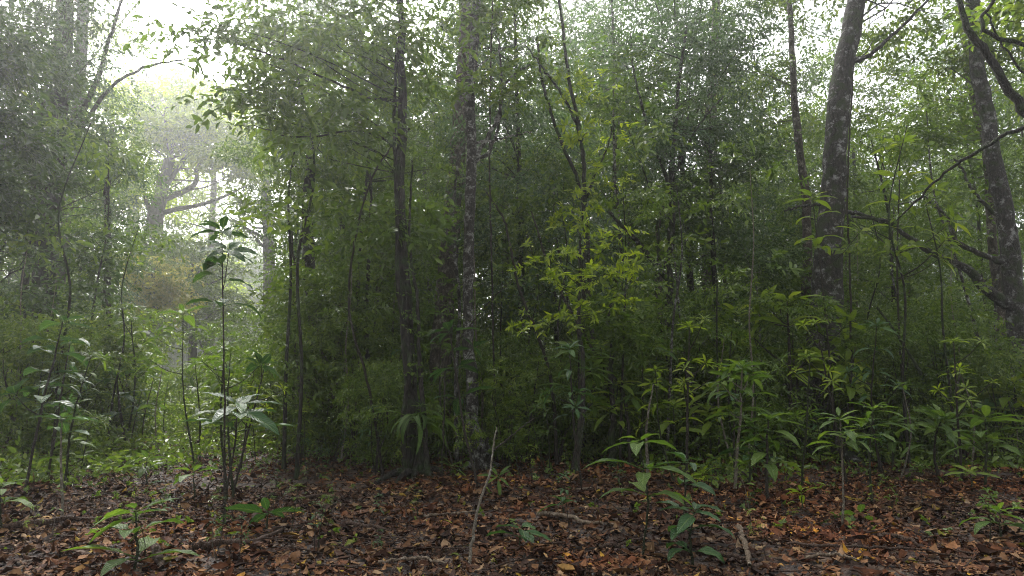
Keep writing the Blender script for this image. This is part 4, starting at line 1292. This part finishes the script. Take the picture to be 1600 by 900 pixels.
# ------------------------------------------------------------------ fallen sticks, roots, lianas
def stick(label, pts, w, mat='wood', lift=0.06, name='fallen_branch', cat='branch', group='fallen sticks on the leaf litter', seed=1):
    rng = np.random.default_rng(seed)
    P = []
    for (x, y) in pts:
        p = ground_at(x, y); p[2] += lift + rng.uniform(-.01, .015)
        P.append(p)
    D = P[0][1]
    path = smooth_path(P, 24); path[1:-1] += rng.normal(0, .006, (22, 3))
    g = Geo(); r = w / F * D / 2
    tube(g, path, [r, r, r * .8, r * .5], 8, rough=.15, rng=rng)
    b = path[0].copy()
    o = obj(name, g.mesh(name, smooth=True, origin=b), M[mat]); o.location = b
    tag(o, label, cat, group)
    return o


stick('long grey-brown root lying behind the seedling at lower left', [(5, 834), (80, 826), (170, 820), (240, 815)], 9, 'wood', seed=1, name='surface_root', cat='root')
stick('dark arched root left of the tall sapling foot', [(250, 838), (290, 828), (320, 822), (345, 828)], 8, 'wood', seed=2, name='surface_root', cat='root')
stick('curved root right of the tall sapling foot', [(392, 835), (400, 815), (410, 800)], 10, 'wood', seed=3, name='surface_root', cat='root')
stick('thick short root end pointing at the bottom edge at left', [(240, 868), (246, 885), (252, 905)], 11, 'wood', seed=4, name='surface_root', cat='root')
stick('broad brown root among the leaves near bottom left centre', [(300, 868), (345, 862), (395, 858), (440, 838)], 11, 'wood', seed=5, name='surface_root', cat='root')
stick('pale split stick lying left of the leaning twig', [(620, 808), (665, 815), (700, 812), (742, 808)], 4, 'wood_pale', seed=6)
stick('short dark stick at far lower left of centre', [(540, 828), (575, 835), (612, 842)], 5, 'wood', seed=7)
stick('pale stick lying right of the leaning twig foot', [(840, 812), (880, 818), (925, 828), (960, 832)], 6, 'wood_pale', seed=8)
stick('angled brown stick near the bottom right of centre', [(935, 870), (970, 862), (1008, 850)], 5, 'wood', seed=9)
stick('thick reddish stick pointing down at bottom right of centre', [(1155, 838), (1165, 865), (1172, 900)], 9, 'wood_pale', seed=10)
stick('brown stick joining the reddish one at bottom right', [(1090, 872), (1130, 880), (1165, 888)], 8, 'wood', seed=11)
stick('flat brown fallen wood at right among the litter', [(1370, 850), (1400, 853), (1440, 864)], 8, 'wood', seed=12)
stick('long thin stick across the right foreground', [(1230, 866), (1330, 872), (1420, 874), (1520, 886)], 4, 'wood', seed=13)
stick('bent pale stick at far bottom right', [(1260, 890), (1300, 880), (1345, 892)], 5, 'wood_pale', seed=14)
stick('low brown branch between the two rightmost saplings', [(1500, 800), (1550, 806), (1605, 800)], 6, 'wood', seed=15)
stick('long stick along the bottom edge left of centre', [(590, 893), (650, 886), (700, 892)], 5, 'wood_pale', seed=16)
stick('thin twig lying beneath the lime-green tree', [(900, 775), (940, 770), (985, 778)], 3, 'wood_pale', seed=17)
stick('thin dark twig in the middle of the litter', [(455, 790), (500, 783), (545, 789)], 4, 'wood', seed=18)


def air_stem(label, pts, D, w, mat, name, cat, leaves=0, seed=1, leafmat='leaf_mid', ground=True):
    rng = np.random.default_rng(seed)
    Ds = np.linspace(D[0], D[1], len(pts))
    P = [at(x, y, d) for (x, y), d in zip(pts, Ds)]
    if ground:
        P[0][2] = float(gz(P[0][0], P[0][1])) - .02
    path = smooth_path(P, 50); path[1:-1] += rng.normal(0, .004, (48, 3)) * D[0] / 8
    g = Geo(); tube(g, path, [k / F * D[0] / 2 for k in w], 8, rough=.1, rng=rng)
    b = np.array(P[0])
    o = obj(name, g.mesh(name, smooth=True, origin=b), M[mat]); o.location = b
    if leaves:
        i = rng.integers(12, 50, leaves)
        c = path[i] - b
        obj('foliage', sprays_mesh('foliage', c, rng.uniform(0, 6.28, leaves), rng.normal(0, .4, leaves), rng.uniform(.5, 1, leaves), 'alt', .08, .034, rng), M[leafmat], o)
    tag(o, label, cat)
    return o


air_stem('pale leaning leafless twig rising from the bottom edge', [(733, 898), (737, 850), (748, 790), (765, 740), (770, 700), (776, 668)], (5.0, 5.6), [5.5, 5, 4, 3, 1.8], 'twig_pale', 'leaning_twig', 'twig', seed=1)
air_stem('thin pale twig slanting up to the right from the leaning twig', [(770, 704), (795, 685), (825, 660), (838, 652)], (5.5, 5.9), [3, 2, 1], 'twig', 'side_twig', 'twig', seed=2, ground=False)
air_stem('long thin liana slanting up across the mossy trunk foot', [(690, 735), (694, 640), (698, 570), (718, 530), (745, 495), (770, 465), (800, 440)], (9.8, 10), [2.6, 2.4, 2, 1.2], 'twig', 'hanging_vine', 'vine', seed=3, leaves=6)
air_stem('dark looping vine climbing left of the mossy trunk', [(600, 720), (575, 600), (545, 480), (560, 350), (590, 260), (640, 200)], (10.6, 10.2), [4, 4, 3, 3], 'twig', 'hanging_vine', 'vine', seed=4, leaves=14)
air_stem('thin straight vine hanging before the slender spotted trunk', [(778, 720), (772, 560), (768, 400), (765, 200), (770, -30)], (12, 12), [3, 3, 3], 'twig', 'hanging_vine', 'vine', seed=5)
air_stem('arching dark branch stem right of the spotted trunk', [(870, 715), (862, 600), (838, 520), (808, 440), (790, 350), (760, 300)], (11.4, 11.6), [6, 5, 4, 3], 'twig', 'bent_stem', 'stem', seed=6, leaves=22)
air_stem('slanting dark stem crossing low right of the lime-green tree', [(985, 712), (975, 620), (935, 560), (900, 500), (860, 420), (830, 330)], (10.9, 11.5), [5, 5, 4, 3], 'twig', 'bent_stem', 'stem', seed=7, leaves=20)
air_stem('thin straight vine right of the big leaning trunk', [(1332, 700), (1330, 560), (1328, 420), (1324, 300), (1332, 120)], (12, 12.4), [4, 3, 3], 'twig', 'hanging_vine', 'vine', seed=8, leaves=10)
air_stem('slanting pale stem leaning over the right-hand saplings', [(1440, 585), (1425, 560), (1400, 520), (1370, 480)], (11, 11.5), [5, 4, 3], 'stem_green', 'bent_stem', 'stem', seed=9, ground=False)
air_stem('thin upright pole left of the short dark trunk', [(462, 700), (458, 600), (462, 480), (456, 360)], (14.5, 14.8), [5, 4, 3], 'twig', 'bent_stem', 'stem', seed=10, leaves=20)
air_stem('thin upright pole between short dark trunk and mossy trunk', [(578, 705), (576, 600), (572, 480), (580, 330), (570, 200)], (13.4, 13.6), [8, 7, 5], 'bark_dark', 'bent_stem', 'stem', seed=11, leaves=26)

air_stem('thin dark leafy climber hugging the left side of the mossy trunk', [(636, 735), (630, 660), (640, 560), (622, 450), (620, 330), (616, 200), (620, 60)], (10.1, 10.1), [10, 8, 7, 6, 4], 'bark_dark', 'climbing_stem', 'climber', seed=12, leaves=34)
air_stem('thin leafy climber hugging the right side of the mossy trunk', [(668, 738), (662, 650), (655, 560), (652, 470), (640, 380), (644, 250)], (10.05, 10.2), [9, 8, 6, 5, 3], 'bark_dark', 'climbing_stem', 'climber', seed=13, leaves=34)
air_stem('pale slender stem rising between the mossy trunk and the spotted trunk', [(716, 725), (712, 600), (718, 480), (708, 350), (716, 240)], (11.9, 12), [7, 6, 5, 4], 'bark_spot', 'climbing_stem', 'climber', seed=14, leaves=24)

# fern at the mossy trunk foot
def fern():
    rng = np.random.default_rng(8)
    g = Geo()
    c = at(656, 655, 10.02)
    for i in range(17):
        a = i * 0.371 + rng.normal(0, .15)
        d = np.array([math.cos(a), math.sin(a), rng.uniform(-.2, .9)])
        big_leaf(g, c + rng.normal(0, .06, 3), d, np.array([0, 0, 1.0]) + rng.normal(0, .3, 3), rng.uniform(.35, .8), rng.uniform(.06, .11), rng.uniform(1.4, 2.6), 10, fold=.3, petiole=.05)
    o = obj('trunk_fern', g.mesh('trunk_fern', smooth=True, uv=True, origin=c), M['sap_mid']); o.location = c
    tag(o, 'drooping strap-leaved fern clinging to the mossy splay-rooted trunk', 'fern')


fern()

# big fallen green leaf and pale stone
g = Geo()
big_leaf(g, ground_at(385, 842) + np.array([0, 0, .05]), np.array([-1, -.25, .02]), np.array([0, .35, 1.0]), .30, .12, .25, 8, fold=.15, petiole=.05)
b = ground_at(385, 842)
o = obj('fallen_leaf', g.mesh('fallen_leaf', smooth=True, uv=True, origin=b), M['sap_lime']); o.location = b
tag(o, 'large fresh green leaf lying on the litter below the tall sapling', 'fallen leaf')


def stone(label, px, py, w, seed):
    rng = np.random.default_rng(seed)
    b = ground_at(px, py)
    n, m_ = 10, 16
    r = w / F * b[1] / 2
    V = []
    for i in range(n + 1):
        th = PI * i / n
        for j in range(m_):
            ph = 2 * PI * j / m_
            k = r * (1 + .12 * math.sin(3 * ph + seed) * math.sin(th) + .1 * rng.normal() * .5 * math.sin(th))
            V.append((k * math.sin(th) * math.cos(ph), .7 * k * math.sin(th) * math.sin(ph), .5 * k * math.cos(th)))
    idx = np.arange((n + 1) * m_).reshape(n + 1, m_)
    Q = np.stack([idx[:-1], idx[1:], np.roll(idx[1:], -1, 1), np.roll(idx[:-1], -1, 1)], -1).reshape(-1, 4)
    o = obj('stone', mesh_np('stone', np.array(V), Q, smooth=True), M['wood_pale']); o.location = b + np.array([0, 0, r * .3])
    tag(o, label, 'stone')


stone('pale rounded stone half buried left of the mossy splay-rooted trunk', 600, 728, 28, 3)
